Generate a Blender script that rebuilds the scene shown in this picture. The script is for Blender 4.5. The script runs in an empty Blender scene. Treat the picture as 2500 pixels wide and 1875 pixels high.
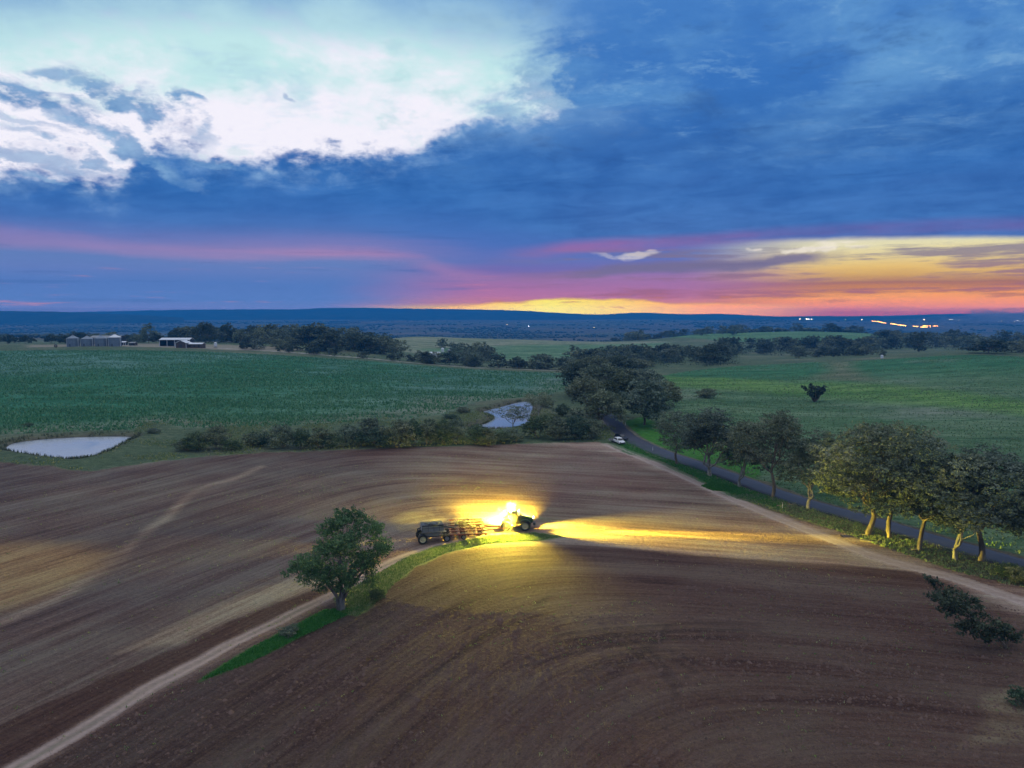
import bpy, bmesh, math, random
import numpy as np
from mathutils import Vector, Matrix

# ------------------------------------------------------------------ scene, camera, sky, light
S = bpy.context.scene
COL = S.collection
rng = np.random.default_rng(7)
random.seed(7)

CAM_H, PITCH, FPX = 36.0, math.radians(5.5), 1737.0      # drone height, tilt, focal length in px of a 2500 px wide frame
cam = bpy.data.objects.new('camera', bpy.data.cameras.new('camera'))
COL.objects.link(cam)
cam.location = (0, 0, CAM_H)
cam.rotation_euler = (math.radians(90) - PITCH, 0, 0)
cam.data.sensor_width = 36.0
cam.data.lens = 36.0 * FPX / 2500.0
cam.data.clip_start, cam.data.clip_end = 0.5, 90000.0
S.camera = cam

S.view_settings.view_transform = 'Standard'
S.view_settings.look = 'None'
S.view_settings.gamma = 1.0
S.view_settings.use_curve_mapping = False
S.view_settings.exposure = 0.0
S.render.engine = 'CYCLES'
cy = S.cycles
cy.use_denoising = True
try: cy.denoiser = 'OPENIMAGEDENOISE'
except Exception: pass
cy.max_bounces, cy.diffuse_bounces, cy.glossy_bounces = 5, 2, 2
cy.transmission_bounces, cy.volume_bounces, cy.transparent_max_bounces = 2, 0, 8
cy.caustics_reflective = cy.caustics_refractive = False
cy.sample_clamp_indirect = 4.0
cy.sample_clamp_direct = 0.0
cy.use_light_tree = True

def px_dir(u, v):
    """direction of a pixel of the 2212 px wide preview of the photograph"""
    k = 2500.0 / 2212.0
    xc, yc = (u * k - 1250.0) / FPX, -(v * k - 937.5) / FPX
    c, s = math.cos(PITCH), math.sin(PITCH)
    return Vector((xc, c + yc * s, -s + yc * c)).normalized()
def azel(u, v):
    d = px_dir(u, v)
    return math.degrees(math.atan2(d.x, d.y)), math.degrees(math.asin(d.z))
def lin(c):
    return tuple((x / 255 / 12.92) if x <= 10 else (((x / 255) + 0.055) / 1.055) ** 2.4 for x in c)

class NG:
    """small expression builder for shader nodes"""
    def __init__(s, tree): s.t = tree; s.n = tree.nodes; s.l = tree.links
    def new(s, kind, **kw):
        n = s.n.new(kind)
        for k, v in kw.items(): setattr(n, k, v)
        return n
    def put(s, sock, val):
        if isinstance(val, bpy.types.NodeSocket): s.l.new(val, sock)
        elif isinstance(val, E): s.l.new(val.o, sock)
        else:
            if isinstance(val, (tuple, list)) and len(val) == 3 and sock.type == 'RGBA': val = (*val, 1)
            sock.default_value = val
    def math(s, op, a, b=None, c=None, clamp=False):
        n = s.new('ShaderNodeMath', operation=op, use_clamp=clamp)
        for i, x in enumerate((a, b, c)):
            if x is not None: s.put(n.inputs[i], x)
        return E(s, n.outputs[0])
    def mix(s, f, a, b, mode='MIX'):
        n = s.new('ShaderNodeMix', data_type='RGBA', blend_type=mode, clamp_factor=True)
        s.put(n.inputs[0], f); s.put(n.inputs[6], a); s.put(n.inputs[7], b)
        return n.outputs[2]
    def noise(s, vec, scale, detail=4, rough=.55, dims='3D', dist=0.0, lac=2.0):
        n = s.new('ShaderNodeTexNoise', noise_dimensions=dims)
        s.put(n.inputs['Vector'], vec)
        n.inputs['Scale'].default_value = scale; n.inputs['Detail'].default_value = detail
        n.inputs['Roughness'].default_value = rough; n.inputs['Distortion'].default_value = dist
        n.inputs['Lacunarity'].default_value = lac
        return E(s, n.outputs[0])
    def xyz(s, x, y, z=0.0):
        n = s.new('ShaderNodeCombineXYZ')
        for i, q in enumerate((x, y, z)): s.put(n.inputs[i], q)
        return n.outputs[0]
    def smooth(s, x, a, b, lo=0.0, hi=1.0):
        n = s.new('ShaderNodeMapRange', interpolation_type='SMOOTHSTEP')
        for i, q in enumerate((x, a, b, lo, hi)): s.put(n.inputs[i], q)
        return E(s, n.outputs[0])
    def curve(s, x, pts, x0, x1):
        """piecewise function given by (x, y) points, through a float curve"""
        ys = [p[1] for p in pts]; y0, y1 = min(ys), max(ys) + 1e-6
        n = s.new('ShaderNodeFloatCurve')
        m = n.mapping; m.use_clip = False
        c = m.curves[0]
        P = [((p[0] - x0) / (x1 - x0), (p[1] - y0) / (y1 - y0)) for p in sorted(pts)]
        while len(c.points) < len(P): c.points.new(.5, .5)
        for q, p in zip(c.points, P): q.location = p; q.handle_type = 'AUTO_CLAMPED'
        m.update()
        s.put(n.inputs['Value'], s.smoothlin(x, x0, x1))
        return E(s, n.outputs[0]) * (y1 - y0) + y0
    def smoothlin(s, x, a, b):
        n = s.new('ShaderNodeMapRange', clamp=True)
        for i, q in enumerate((x, a, b, 0.0, 1.0)): s.put(n.inputs[i], q)
        return E(s, n.outputs[0])
    def ramp(s, x, stops, x0=0., x1=1., srgb=True):
        n = s.new('ShaderNodeValToRGB')
        cr = n.color_ramp; stops = sorted(stops)[:32]
        while len(cr.elements) < len(stops): cr.elements.new(.5)
        for e, (p, c) in zip(cr.elements, stops):
            e.position = min(1, max(0, (p - x0) / (x1 - x0))); e.color = (*(lin(c) if srgb else c), 1)
        s.put(n.inputs[0], s.smoothlin(x, x0, x1))
        return n.outputs[0]
class E:
    def __init__(s, g, o): s.g, s.o = g, o
    def __add__(a, b): return a.g.math('ADD', a, b)
    __radd__ = __add__
    def __mul__(a, b): return a.g.math('MULTIPLY', a, b)
    __rmul__ = __mul__
    def __sub__(a, b): return a.g.math('SUBTRACT', a, b)
    def __rsub__(a, b): return a.g.math('SUBTRACT', b, a)
    def __truediv__(a, b): return a.g.math('DIVIDE', a, b)
    def max(a, b): return a.g.math('MAXIMUM', a, b)
    def min(a, b): return a.g.math('MINIMUM', a, b)
    def sat(a): return a.g.math('ADD', a, 0.0, clamp=True)

# ------------------------------------------------------------------ sky: low-sun Nishita behind a procedural cloud deck
SUN_AZ, SUN_EL = math.radians(12.0), math.radians(1.0)
W = bpy.data.worlds.new('World'); S.world = W
W.use_nodes = True
g = NG(W.node_tree); g.n.clear()
tc = g.new('ShaderNodeTexCoord').outputs['Generated']
sep = g.new('ShaderNodeSeparateXYZ'); g.put(sep.inputs[0], tc)
dx, dy, dz = (E(g, sep.outputs[i]) for i in range(3))
DEG = 180 / math.pi
az = g.math('ARCTAN2', dx, dy) * DEG
el = g.math('ARCSINE', dz) * DEG
# warped copies for ragged cloud edges
qx, qy = dx / (dz.max(0.0) + 0.10), dy / (dz.max(0.0) + 0.10)
q = g.xyz(qx, qy)
puff = g.noise(g.xyz(dx, dy, dz * 1.7), 11, 9, .6) - .5          # cauliflower edges
puff2 = g.noise(g.xyz(dx, dy, dz * 1.9), 30, 7, .6) - .5
broad = g.noise(q, 1.1, 6, .58, dist=.4) - .5                      # deck structure in perspective
streak = g.noise(g.xyz(az * .045, el * .55, 0.), 1.0, 7, .6) - .5      # horizontal streaks low down
streak2 = g.noise(g.xyz(az * .10, el * 1.5, 3.), 1.0, 6, .6) - .5
azw = az + puff * 9.0
elw = el + puff * 5.0

def P(*pts): return [azel(u, v) for u, v in pts]
# --- deck
deck = g.ramp(el + broad * 7.0, [(6, (66, 112, 184)), (9.5, (50, 110, 186)), (13.5, (50, 109, 183)), (16.5, (56, 114, 188)), (21, (66, 123, 194)), (24.5, (84, 138, 204)), (30, (172, 190, 220)), (40, (222, 226, 238)), (90, (232, 233, 240))], 0, 90)
lighter = g.smooth(broad + puff * .55 + g.smooth(az, 2., 22.) * .04, -.06, .26)
deck = g.mix(lighter * g.smooth(el, 9., 15.) * .50, deck, lin((122, 178, 222)))
wisp = g.noise(g.xyz(qx * 1.0 + qy * .35, qy * 1.25, puff * .35), 2.6, 8, .64, dist=.7) - .5
wisp2 = g.noise(g.xyz(qx, qy * 1.5, puff * .5), 6.5, 7, .66, dist=.5) - .5
right = g.smooth(az + broad * 14., -2., 9.)
deck = g.mix(g.smooth(wisp + wisp2 * .5 + broad * .5, .0, .24) * right * g.smooth(el, 9., 14.) * .62, deck, g.mix(g.smooth(wisp2, -.1, .2), lin((92, 148, 206)), lin((132, 178, 218))))
deck = g.mix(g.smooth(wisp * -1.0 + wisp2 * -.4, .02, .24) * g.smooth(el, 7., 12.) * .55, deck, lin((50, 92, 152)))
mott = g.smooth(puff * .9 + wisp * .9 + streak * .5, -.32, .34)
deck = g.mix(g.smooth(el, 17., 12.) * .58, deck, g.mix(mott, lin((36, 84, 154)), lin((70, 124, 192))))
darker = g.smooth(broad * -1.0 + streak * .3, .06, .30)
deck = g.mix(darker * .35, deck, lin((44, 88, 160)))
ov = g.new('ShaderNodeVectorMath', operation='SCALE'); g.put(ov.inputs[0], deck); g.put(ov.inputs['Scale'], g.smooth(el, 26., 48., 1.0, 1.25)); deck = ov.outputs[0]  # overhead sky brightened out of view to lift the light on the ground
# --- the lit gap in the clouds, upper left
lo = g.curve(az, P((-250, 440), (0, 372), (150, 384), (205, 405), (300, 350), (380, 322), (520, 345), (640, 350), (760, 343), (860, 330), (920, 308), (1000, 270), (1080, 258), (1150, 262), (1230, 240), (1300, 220), (1370, 150), (1450, 20)), -60, 60)
hi = g.curve(az, P((-400, 40), (0, 62), (300, 42), (560, 50), (760, 62), (980, 92), (1130, 112), (1250, 150), (1330, 200), (1420, 240)), -60, 60)
m_lo = g.smooth(el - lo + puff * 3.4 + puff2 * 1.6, -.55, .75)
m_hi = g.smooth(hi - el + broad * 5.5 + puff * 3., -4.2, 1.9)
gap_a = g.smooth(az, -75., -45.) * g.smooth(az + puff * 30. + wisp * 16. + broad * 8., 9.0, -1.5)
m_lo = (m_lo * g.smooth(puff * 1.5 + puff2 * 1.2 + (el - lo) * .16, -.34, .12)).sat()
fringe = g.smooth(el - lo + puff * 5. + wisp * 3.0, -2.4, .6) * g.smooth(puff2 + puff * .6, -.16, .22) * gap_a * g.smooth(hi - el, -3., 2.)
gap = m_lo * m_hi * gap_a
white = g.mix(g.smooth(broad + (hi - el) * -.045 + .16 + puff * .5, -.08, .16), lin((246, 243, 254)), lin((196, 233, 236)))
white = g.mix(g.smooth(puff * 1.0 + puff2 * .9, .10, .26) * .35, white, lin((176, 214, 222)))
sky = g.mix(g.smooth(hi - el, -9., -.5) * gap_a * g.smooth(el, 12., 17.) * .55, deck, lin((138, 184, 226)))
sky = g.mix(fringe * .62, sky, lin((150, 186, 222)))
sky = g.mix(gap, sky, white)
veil = g.smooth(wisp + puff * .6, .04, .30) * gap * g.smooth(az, 8., -30., .25, .95)
sky = g.mix(veil * .55, sky, lin((164, 200, 228)))
# torn dark clouds that float across the gap (ellipses in azimuth / elevation, ragged by noise)
def cloudlet(u, v, ru, rv, ang, amp):
    a0, e0 = azel(u, v); a1, _ = azel(u + ru, v); _, e1 = azel(u, v - rv)
    ra, re = a1 - a0, e1 - e0
    c, s = math.cos(math.radians(ang)), math.sin(math.radians(ang))
    x, y = azw - a0, el + puff * 3.2 - e0
    p = (x * c + y * s) * (1 / ra); r = (y * c - x * s) * (1 / re)
    return g.smooth(p * p + r * r, 1.0, .12) * amp
cl = None
for a in ((70, 208, 190, 30, -6, .95), (125, 160, 62, 18, 6, .8), (60, 262, 120, 16, -12, .5), (150, 330, 170, 22, -20, .8), (470, 350, 70, 14, -16, .6), (100, 385, 90, 9, -10, .7), (200, 195, 34, 26, 0, .9), (300, 235, 200, 36, -22, .92), (170, 262, 170, 30, -24, .75), (384, 214, 46, 30, 0, 1.0), (250, 300, 240, 32, -28, .9), (90, 345, 200, 24, -14, .7), (400, 262, 60, 20, -18, .9), (1180, 190, 80, 62, -40, .85), (1290, 200, 80, 46, 10, .8), (640, 206, 26, 8, -10, .5), (1105, 232, 40, 20, 0, .7)):
    m = cloudlet(*a); cl = m if cl is None else cl.max(m)
cl = (cl * g.smooth(puff * 1.2 + puff2 * 1.0 + wisp * .4 + .25, -.02, .26)).sat()
sky = g.mix(cl * gap_a, sky, g.mix(g.smooth(puff2, -.2, .25), lin((84, 132, 190)), lin((136, 176, 216))))
# --- low sky: three elevation ramps (left, middle, right) blended round the horizon
def er(stops):
    return g.ramp(el + streak * 1.1 + streak2 * .5, stops, -1, 12)
rl = er([(-1, (84, 98, 170)), (.2, (108, 112, 178)), (1.3, (88, 118, 186)), (2.3, (84, 118, 186)), (3.2, (98, 122, 186)), (4.1, (100, 126, 186)), (4.8, (140, 128, 182)), (5.5, (120, 122, 184)), (6.6, (84, 116, 184)), (8, (62, 110, 184)), (10, (50, 106, 184)), (12, (46, 103, 178))])
rm = er([(-1, (240, 150, 60)), (.2, (255, 206, 66)), (.6, (252, 186, 84)), (.95, (196, 118, 140)), (1.6, (176, 110, 160)), (2.3, (160, 108, 164)), (3.0, (150, 112, 170)), (3.6, (110, 104, 174)), (4.3, (96, 112, 182)), (5.4, (76, 110, 184)), (7, (66, 112, 186)), (10, (50, 106, 184)), (12, (46, 103, 178))])
rr = er([(-1, (178, 84, 80)), (.2, (182, 92, 78)), (.55, (220, 124, 48)), (1.0, (244, 146, 34)), (1.4, (244, 158, 50)), (1.8, (206, 134, 88)), (2.2, (164, 108, 108)), (2.7, (206, 160, 104)), (3.3, (228, 188, 116)), (4.2, (228, 206, 148)), (5.0, (228, 220, 178)), (5.5, (214, 210, 190)), (12, (226, 220, 190))])
wm = g.smooth(az + streak * 10., -15., -1.)
wr = g.smooth(az + streak * 7., 12., 25.)
low = g.mix(wr, g.mix(wm, rl, rm), rr)
# brighter yellow strip on the horizon left of the right-hand orange
ey = g.curve(az, P((880, 668), (980, 664), (1060, 656), (1130, 653), (1200, 645), (1340, 645), (1450, 654), (1600, 657), (1720, 666), (1900, 676)), -30, 40)
yel = g.smooth(ey - el + streak2 * .55 + puff2 * .35, -.08, .16) * g.smooth(az, -9., -4.) * g.smooth(az, 24., 14.)
low = g.mix(yel * .95, low, g.ramp(az, [(-8, (240, 160, 110)), (-2, (255, 205, 90)), (3, (255, 236, 50)), (8, (255, 214, 30)), (15, (255, 160, 30)), (22, (255, 126, 30))], -40, 40))
# purple-grey streak clouds in front of the yellow
fine = g.noise(g.xyz(az * .16, el * 3.2, 9.), 1.0, 6, .62) - .5
stk = g.smooth(streak2 + fine * .6 + puff2 * .2 + streak * .6, -.04, .14) * g.smooth(el, .6, 1.6) * g.smooth(el, 5.6, 4.6)
low = g.mix(stk * .78 * g.smooth(az, -4., 10.), low, g.mix(g.smooth(el, 1., 4.5), lin((160, 92, 128)), lin((122, 110, 142))))
stl = g.smooth(fine + streak2 * .8, .08, .24) * g.smooth(el, .3, 1.2) * g.smooth(el, 9., 5.)
low = g.mix(stl * .45 * g.smooth(az, 6., -8.), low, lin((70, 98, 166)))
sty = g.smooth(fine * .8 + puff2 * .7 + streak2 * .4, .07, .20) * g.smooth(el, 1.9, 1.2)
low = g.mix(sty * .6 * g.smooth(az, -10., -4.), low, lin((196, 116, 84)))
stp = g.smooth(fine * -1. + streak2 * .5, .10, .24) * g.smooth(el, .2, .8) * g.smooth(el, 4.5, 2.0)
low = g.mix(stp * .5 * g.smooth(az, 14., -2.), low, lin((206, 128, 150)))
# one long grey bank at mid height on the right, with a clear cream strip over it
bank_e = g.curve(az, P((1280, 590), (1450, 577), (1600, 574), (1700, 560), (1800, 556), (1900, 556), (2000, 553), (2080, 545), (2300, 560)), -60, 60)
bank = g.smooth(g.math('ABSOLUTE', el - bank_e + puff2 * .5 + streak2 * .35) * -1.0, -.62, -.12) * g.smooth(az, 2., 9.) * g.smooth(az + puff * 6., 25.5, 22.)
low = g.mix(bank * .9, low, lin((112, 106, 146)))
spot = cloudlet(1395, 543, 46, 9, 3, .48).max(cloudlet(1330, 546, 60, 6, -4, .25)).max(cloudlet(1630, 538, 30, 8, 5, .7)).max(cloudlet(1790, 533, 120, 10, 1, .8))
low = g.mix(spot * g.smooth(puff2 * 1.2 + fine + streak2 * .6, -.28, .16), low, lin((246, 236, 222)))
# underside of the deck: edge that climbs to the right, glowing pink
edge = g.curve(az, P((-300, 430), (0, 470), (300, 492), (600, 470), (900, 470), (1100, 500), (1300, 522), (1500, 527), (1700, 518), (1900, 512), (2212, 512), (2600, 512)), -60, 60)
edge_w = g.curve(az, [(-60, 3.4), (-20, 3.0), (0, 1.7), (7, .55), (12, .34), (25, .26), (40, .3), (60, .5)], -60, 60)
up = g.smooth((el - edge + streak * .5 + puff2 * .22) / edge_w, -1., 1.)
sky = g.mix(up, low, sky)
pk_c = g.curve(az, P((1000, 560), (1150, 545), (1300, 530), (1500, 521), (1700, 505), (1900, 495), (2212, 486), (2600, 480)), -60, 60)
pk = g.smooth(g.math('ABSOLUTE', el - pk_c + streak2 * .3) * -1.0, -.85, -.05) * g.smooth(az, -3., 7.)
pk = pk * g.smooth(streak2 + puff2 * .5, -.3, .2, .4, 1.0)
sky = g.mix(pk * .52, sky, g.mix(g.smooth(az, 2., 24.), lin((186, 98, 152)), lin((118, 92, 162))))
pl_c = g.curve(az, P((-200, 470), (0, 500), (160, 518), (320, 542), (520, 552), (700, 548), (850, 556), (980, 586), (1150, 602)), -60, 60)
pl = g.smooth(g.math('ABSOLUTE', el - pl_c + streak * .8 + puff2 * .4) * -1.0, -.85, -.02) * g.smooth(az, 0., -6.)
pl = pl * g.smooth(streak2 + streak * .6, -.28, .18, .35, 1.0)
sky = g.mix(pl * .36, sky, g.mix(g.smooth(az, -34., -4.), lin((158, 132, 184)), lin((196, 134, 172))))
# the low sky as it is before the haze layer in front of it dims it (same layer as the haze box further down)
HAZE_K, HAZE_TOP, HAZE_FAR = 1.65e-4, 90.0, 9300.0
HAZE_GLOW = (.014, .060, .30)
path = g.math('MINIMUM', g.math('DIVIDE', HAZE_TOP, g.math('TANGENT', el.max(.15) * (1 / DEG))), HAZE_FAR)
trans = g.math('POWER', 2.71828, path * -HAZE_K)
inv = g.math('DIVIDE', 1.0, trans.max(.16))
vg = g.new('ShaderNodeVectorMath', operation='SCALE'); vg.inputs[0].default_value = HAZE_GLOW; g.put(vg.inputs['Scale'], 1.0 - trans)
vs = g.new('ShaderNodeVectorMath', operation='SUBTRACT'); g.put(vs.inputs[0], sky); g.put(vs.inputs[1], vg.outputs[0])
vm_ = g.new('ShaderNodeVectorMath', operation='MAXIMUM'); g.put(vm_.inputs[0], vs.outputs[0]); vm_.inputs[1].default_value = (.004, .004, .004)
vi = g.new('ShaderNodeVectorMath', operation='SCALE'); g.put(vi.inputs[0], vm_.outputs[0]); g.put(vi.inputs['Scale'], inv)
sky = vi.outputs[0]
# behind the camera a paler sky added to light the trees; below the horizon a dim ground tone
back = g.smooth(g.math('ABSOLUTE', az), 62., 105.)
sky = g.mix(back * g.smooth(el, 26., 6.), sky, g.mix(g.smooth(el, 0., 16.), lin((152, 150, 184)), lin((186, 192, 212))))
sky = g.mix(g.smooth(el, -.6, -3.), sky, lin((30, 44, 66)))
nish = g.new('ShaderNodeTexSky', sky_type='NISHITA', sun_disc=False)
nish.sun_elevation, nish.sun_rotation = SUN_EL, SUN_AZ
nish.air_density, nish.dust_density, nish.ozone_density = 1.0, 2.0, 3.0
bg1 = g.new('ShaderNodeBackground'); g.put(bg1.inputs[0], nish.outputs[0]); bg1.inputs[1].default_value = 0.05
bg2 = g.new('ShaderNodeBackground'); g.put(bg2.inputs[0], sky); bg2.inputs[1].default_value = 1.03
add = g.new('ShaderNodeMixShader'); add.inputs[0].default_value = .95
g.l.new(bg1.outputs[0], add.inputs[1]); g.l.new(bg2.outputs[0], add.inputs[2])
wo = g.new('ShaderNodeOutputWorld'); g.l.new(add.outputs[0], wo.inputs['Surface'])
W.cycles.sampling_method = 'MANUAL'; W.cycles.sample_map_resolution = 1024

# the sun is down to its last glow behind the cloud bank
sun = bpy.data.objects.new('sun', bpy.data.lights.new('sun', 'SUN')); COL.objects.link(sun)
sun.data.energy, sun.data.angle, sun.data.color = 0.04, math.radians(6), (1.0, .72, .5)
sun.rotation_euler = (math.radians(90) - SUN_EL, 0, math.pi - SUN_AZ)

# ------------------------------------------------------------------ the lie of the land
VF, VU, VV = FPX / (2500 / 2212), 1106.0, 829.5
def z_at(v, y):                                   # height of a point seen at preview row v at depth y (near the middle column)
    t = (v - VV) / VF
    c, s = math.cos(PITCH), math.sin(PITCH)
    k = (-s - t * c) / (c - t * s)
    return CAM_H + k * y
CTRL = []                                         # (x, y, z)
for a_ in (-1.3, -.8, -.45, -.2, 0, .2, .45, .8, 1.3):
    for y_ in (25, 55, 90, 130, 170): CTRL.append((a_ * y_, y_, 0.0))
for u, v, y in ((0, 755, 520), (200, 748, 545), (400, 751, 545), (520, 759, 530), (700, 771, 515), (900, 786, 495), (1060, 798, 475), (1200, 803, 465),
                (-300, 752, 520), (0, 800, 390), (300, 800, 390), (0, 850, 300), (400, 840, 318), (800, 853, 300), (600, 805, 395), (850, 820, 380), (1050, 830, 370),
                (150, 965, 195), (-300, 960, 195), (700, 930, 220), (1100, 915, 234), (1300, 945, 208), (1320, 880, 282), (1300, 810, 440),
                (900, 727, 1000), (1150, 735, 1000), (1400, 742, 950), (950, 768, 700), (1200, 779, 650), (1080, 755, 820), (1350, 770, 690),
                (1500, 861, 300), (1750, 860, 312), (2210, 884, 262), (2200, 955, 197), (2600, 880, 262), (1700, 803, 440), (1900, 774, 520), (2100, 763, 505), (2212, 768, 480), (2600, 768, 470),
                (1600, 784, 525), (1500, 777, 580), (1700, 768, 700),
                (1700, 716, 1300), (1500, 723, 1250), (1850, 719, 1300), (1700, 739, 1000), (1950, 735, 1050)):
    CTRL.append(((u - VU) / VF * y, y, z_at(v, y)))
for u, y, z in ((0, 900, 2.6), (0, 1500, -9), (0, 2600, -40), (200, 700, 9), (400, 660, 11.5), (600, 660, 11), (780, 640, 8), (860, 720, 1), (500, 1000, -4), (700, 1000, -6), (300, 1600, -16),
                (900, 1500, -28), (1150, 1500, -28), (1400, 1500, -26), (1700, 2000, -26), (2100, 650, 4), (2100, 800, -3), (2212, 1200, -9), (2600, 1200, -9), (1950, 700, 0),
                (1950, 1600, -16), (-300, 900, 3), (-300, 1600, -9), (1250, 560, -3), (1050, 600, -3)):
    CTRL.append(((u - VU) / VF * y, y, z))
for a_ in (-.9, -.5, -.2, .1, .35, .6, .9):
    for y_, z_ in ((2600, -44.), (3900, -42.), (5200, -16.), (6500, -6.), (12000, -4.)): CTRL.append((a_ * y_, y_, -2. if (y_ == 5200. and a_ > .3) else z_))
CTRL = np.array(CTRL)
def _feat(x, y):
    return np.stack([np.arctan2(x, y) * 2.2, np.log(np.hypot(x, y)) * 1.0], -1)
_cf = _feat(CTRL[:, 0], CTRL[:, 1])
def _tps(r2): return .5 * r2 * np.log(r2 + 1e-9)
_n = len(CTRL)
_K = _tps(((_cf[:, None] - _cf[None]) ** 2).sum(-1)) + np.eye(_n) * 2e-4
_P = np.concatenate([np.ones((_n, 1)), _cf], 1)
_A = np.block([[_K, _P], [_P.T, np.zeros((3, 3))]])
_w = np.linalg.solve(_A, np.concatenate([CTRL[:, 2], np.zeros(3)]))

def vnoise(x, y, seed=0):
    """value noise on a lattice, smooth, range -1..1"""
    xi, yi = np.floor(x).astype(np.int64), np.floor(y).astype(np.int64)
    fx, fy = x - xi, y - yi
    fx, fy = fx * fx * (3 - 2 * fx), fy * fy * (3 - 2 * fy)
    def h(i, j):
        n = (i * 374761393 + j * 668265263 + seed * 1442695041) & 0x7fffffff
        n = ((n ^ (n >> 13)) * 1274126177) & 0x7fffffff
        return ((n ^ (n >> 16)) & 0xffff) / 32767.5 - 1
    return (h(xi, yi) * (1 - fx) + h(xi + 1, yi) * fx) * (1 - fy) + (h(xi, yi + 1) * (1 - fx) + h(xi + 1, yi + 1) * fx) * fy
def fbm(x, y, seed=0, oct=4):
    t, a, n = 0, 1, 0
    for k in range(oct):
        t = t + a * vnoise(x * 2 ** k, y * 2 ** k, seed + k * 17); n += a; a *= .5
    return t / n

def base_z(x, y):
    x, y = np.asarray(x, float), np.asarray(y, float)
    sh = x.shape; x, y = x.ravel(), y.ravel()
    az_ = np.arctan2(x, y); r = np.maximum(np.hypot(x, y), 20)
    f = np.stack([np.clip(az_, -.95, .95) * 2.2, np.log(np.minimum(r, 30000))], -1)
    out = np.empty(len(x))
    for i in range(0, len(x), 20000):
        q_ = f[i:i + 20000]
        out[i:i + 20000] = _tps(((q_[:, None] - _cf[None]) ** 2).sum(-1)) @ _w[:_n] + _w[_n] + q_ @ _w[_n + 1:]
    fade = np.clip((1.9 - np.abs(az_)) / .8, 0, 1)          # behind the drone the country is level
    return (out * fade).reshape(sh)

def cast(u, v, zf=base_z):
    """where the ray of a preview pixel meets the ground"""
    d = px_dir(u, v)
    t = np.geomspace(25, 30000, 900)
    h = CAM_H + d.z * t - zf(d.x * t, d.y * t)
    i = np.argmax(h < 0)
    if h[i] >= 0: i = len(t) - 1
    a, b = t[max(i - 1, 0)], t[i]
    for _ in range(3):
        tt = np.linspace(a, b, 12); hh = CAM_H + d.z * tt - zf(d.x * tt, d.y * tt)
        j = np.argmax(hh < 0) if (hh < 0).any() else 11
        a, b = tt[max(j - 1, 0)], tt[j]
    return d.x * b, d.y * b
def casts(pts):
    return np.array([cast(u, v) for u, v in pts])
def at_depth(u, y):
    return (u - VU) / VF * y, y

def sdist(x, y, poly):
    """signed distance to a closed polygon, negative inside"""
    d2 = np.full(x.shape, 1e18); ins = np.zeros(x.shape, bool)
    n = len(poly)
    for i in range(n):
        ax, ay = poly[i]; bx, by = poly[(i + 1) % n]
        ex, ey = bx - ax, by - ay
        t = np.clip(((x - ax) * ex + (y - ay) * ey) / (ex * ex + ey * ey + 1e-12), 0, 1)
        d2 = np.minimum(d2, (x - ax - t * ex) ** 2 + (y - ay - t * ey) ** 2)
        if ay != by:
            c_ = ((ay > y) != (by > y)) & (x < (bx - ax) * (y - ay) / (by - ay) + ax)
            ins ^= c_
    return np.where(ins, -1, 1) * np.sqrt(d2)
def ldist(x, y, line):
    d2 = np.full(x.shape, 1e18)
    for (ax, ay), (bx, by) in zip(line[:-1], line[1:]):
        ex, ey = bx - ax, by - ay
        t = np.clip(((x - ax) * ex + (y - ay) * ey) / (ex * ex + ey * ey + 1e-12), 0, 1)
        d2 = np.minimum(d2, (x - ax - t * ex) ** 2 + (y - ay - t * ey) ** 2)
    return np.sqrt(d2)
def smooth_line(p, n=8):
    p = np.asarray(p, float); q = np.concatenate([[2 * p[0] - p[1]], p, [2 * p[-1] - p[-2]]])
    out = []
    for i in range(1, len(q) - 2):
        for t in np.arange(n) / n:
            out.append(.5 * (2 * q[i] + (q[i + 1] - q[i - 1]) * t + (2 * q[i - 1] - 5 * q[i] + 4 * q[i + 1] - q[i + 2]) * t * t + (3 * q[i] - q[i - 1] - 3 * q[i + 1] + q[i + 2]) * t ** 3))
    out.append(p[-1]); return np.array(out)
def sstep(x, a, b):
    t = np.clip((x - a) / (b - a), 0, 1); return t * t * (3 - 2 * t)

# outlines, read off the photograph and laid on the ground
POND_A = smooth_line(casts([(8, 969), (32, 954), (110, 945), (200, 941), (282, 941), (262, 955), (235, 970), (205, 984), (170, 993), (138, 991), (70, 980), (8, 969)]), 5)
POND_B = smooth_line(casts([(1038, 888), (1079, 879), (1133, 868), (1150, 876), (1146, 896), (1138, 917), (1088, 926), (1043, 925), (1003, 921), (1049, 912), (1069, 899), (1038, 888)]), 5)
ZW_A, ZW_B = -.6, None
PLOUGH = casts([(-500, 1010), (0, 1000), (110, 1010), (190, 1018), (270, 1006), (420, 988), (560, 979), (700, 974), (850, 968), (1000, 963), (1180, 957), (1290, 955), (1345, 975), (1440, 1010), (1560, 1066), (1700, 1115), (1850, 1160), (1960, 1198), (2060, 1232), (2212, 1270), (2700, 1360)]).tolist() + [(75, 20), (-75, 20)]
TRACK = smooth_line(casts([(-200, 1800), (50, 1652), (190, 1568), (330, 1482), (480, 1402), (640, 1322), (735, 1276), (830, 1222), (900, 1193), (1000, 1168), (1080, 1158)]), 5)
HEAD_TRACK = smooth_line(casts([(1310, 960), (1360, 980), (1440, 1013), (1600, 1086), (1760, 1152), (1900, 1206), (2060, 1250), (2212, 1302), (2500, 1400)]), 5)
HEADLAND = casts([(1180, 957), (1290, 955), (1345, 975), (1560, 1066), (1850, 1160), (2060, 1232), (2212, 1268), (2500, 1340), (2500, 1440), (2212, 1330), (2000, 1240), (1880, 1217), (1750, 1165), (1620, 1110), (1500, 1055), (1400, 1010), (1300, 975)])
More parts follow.
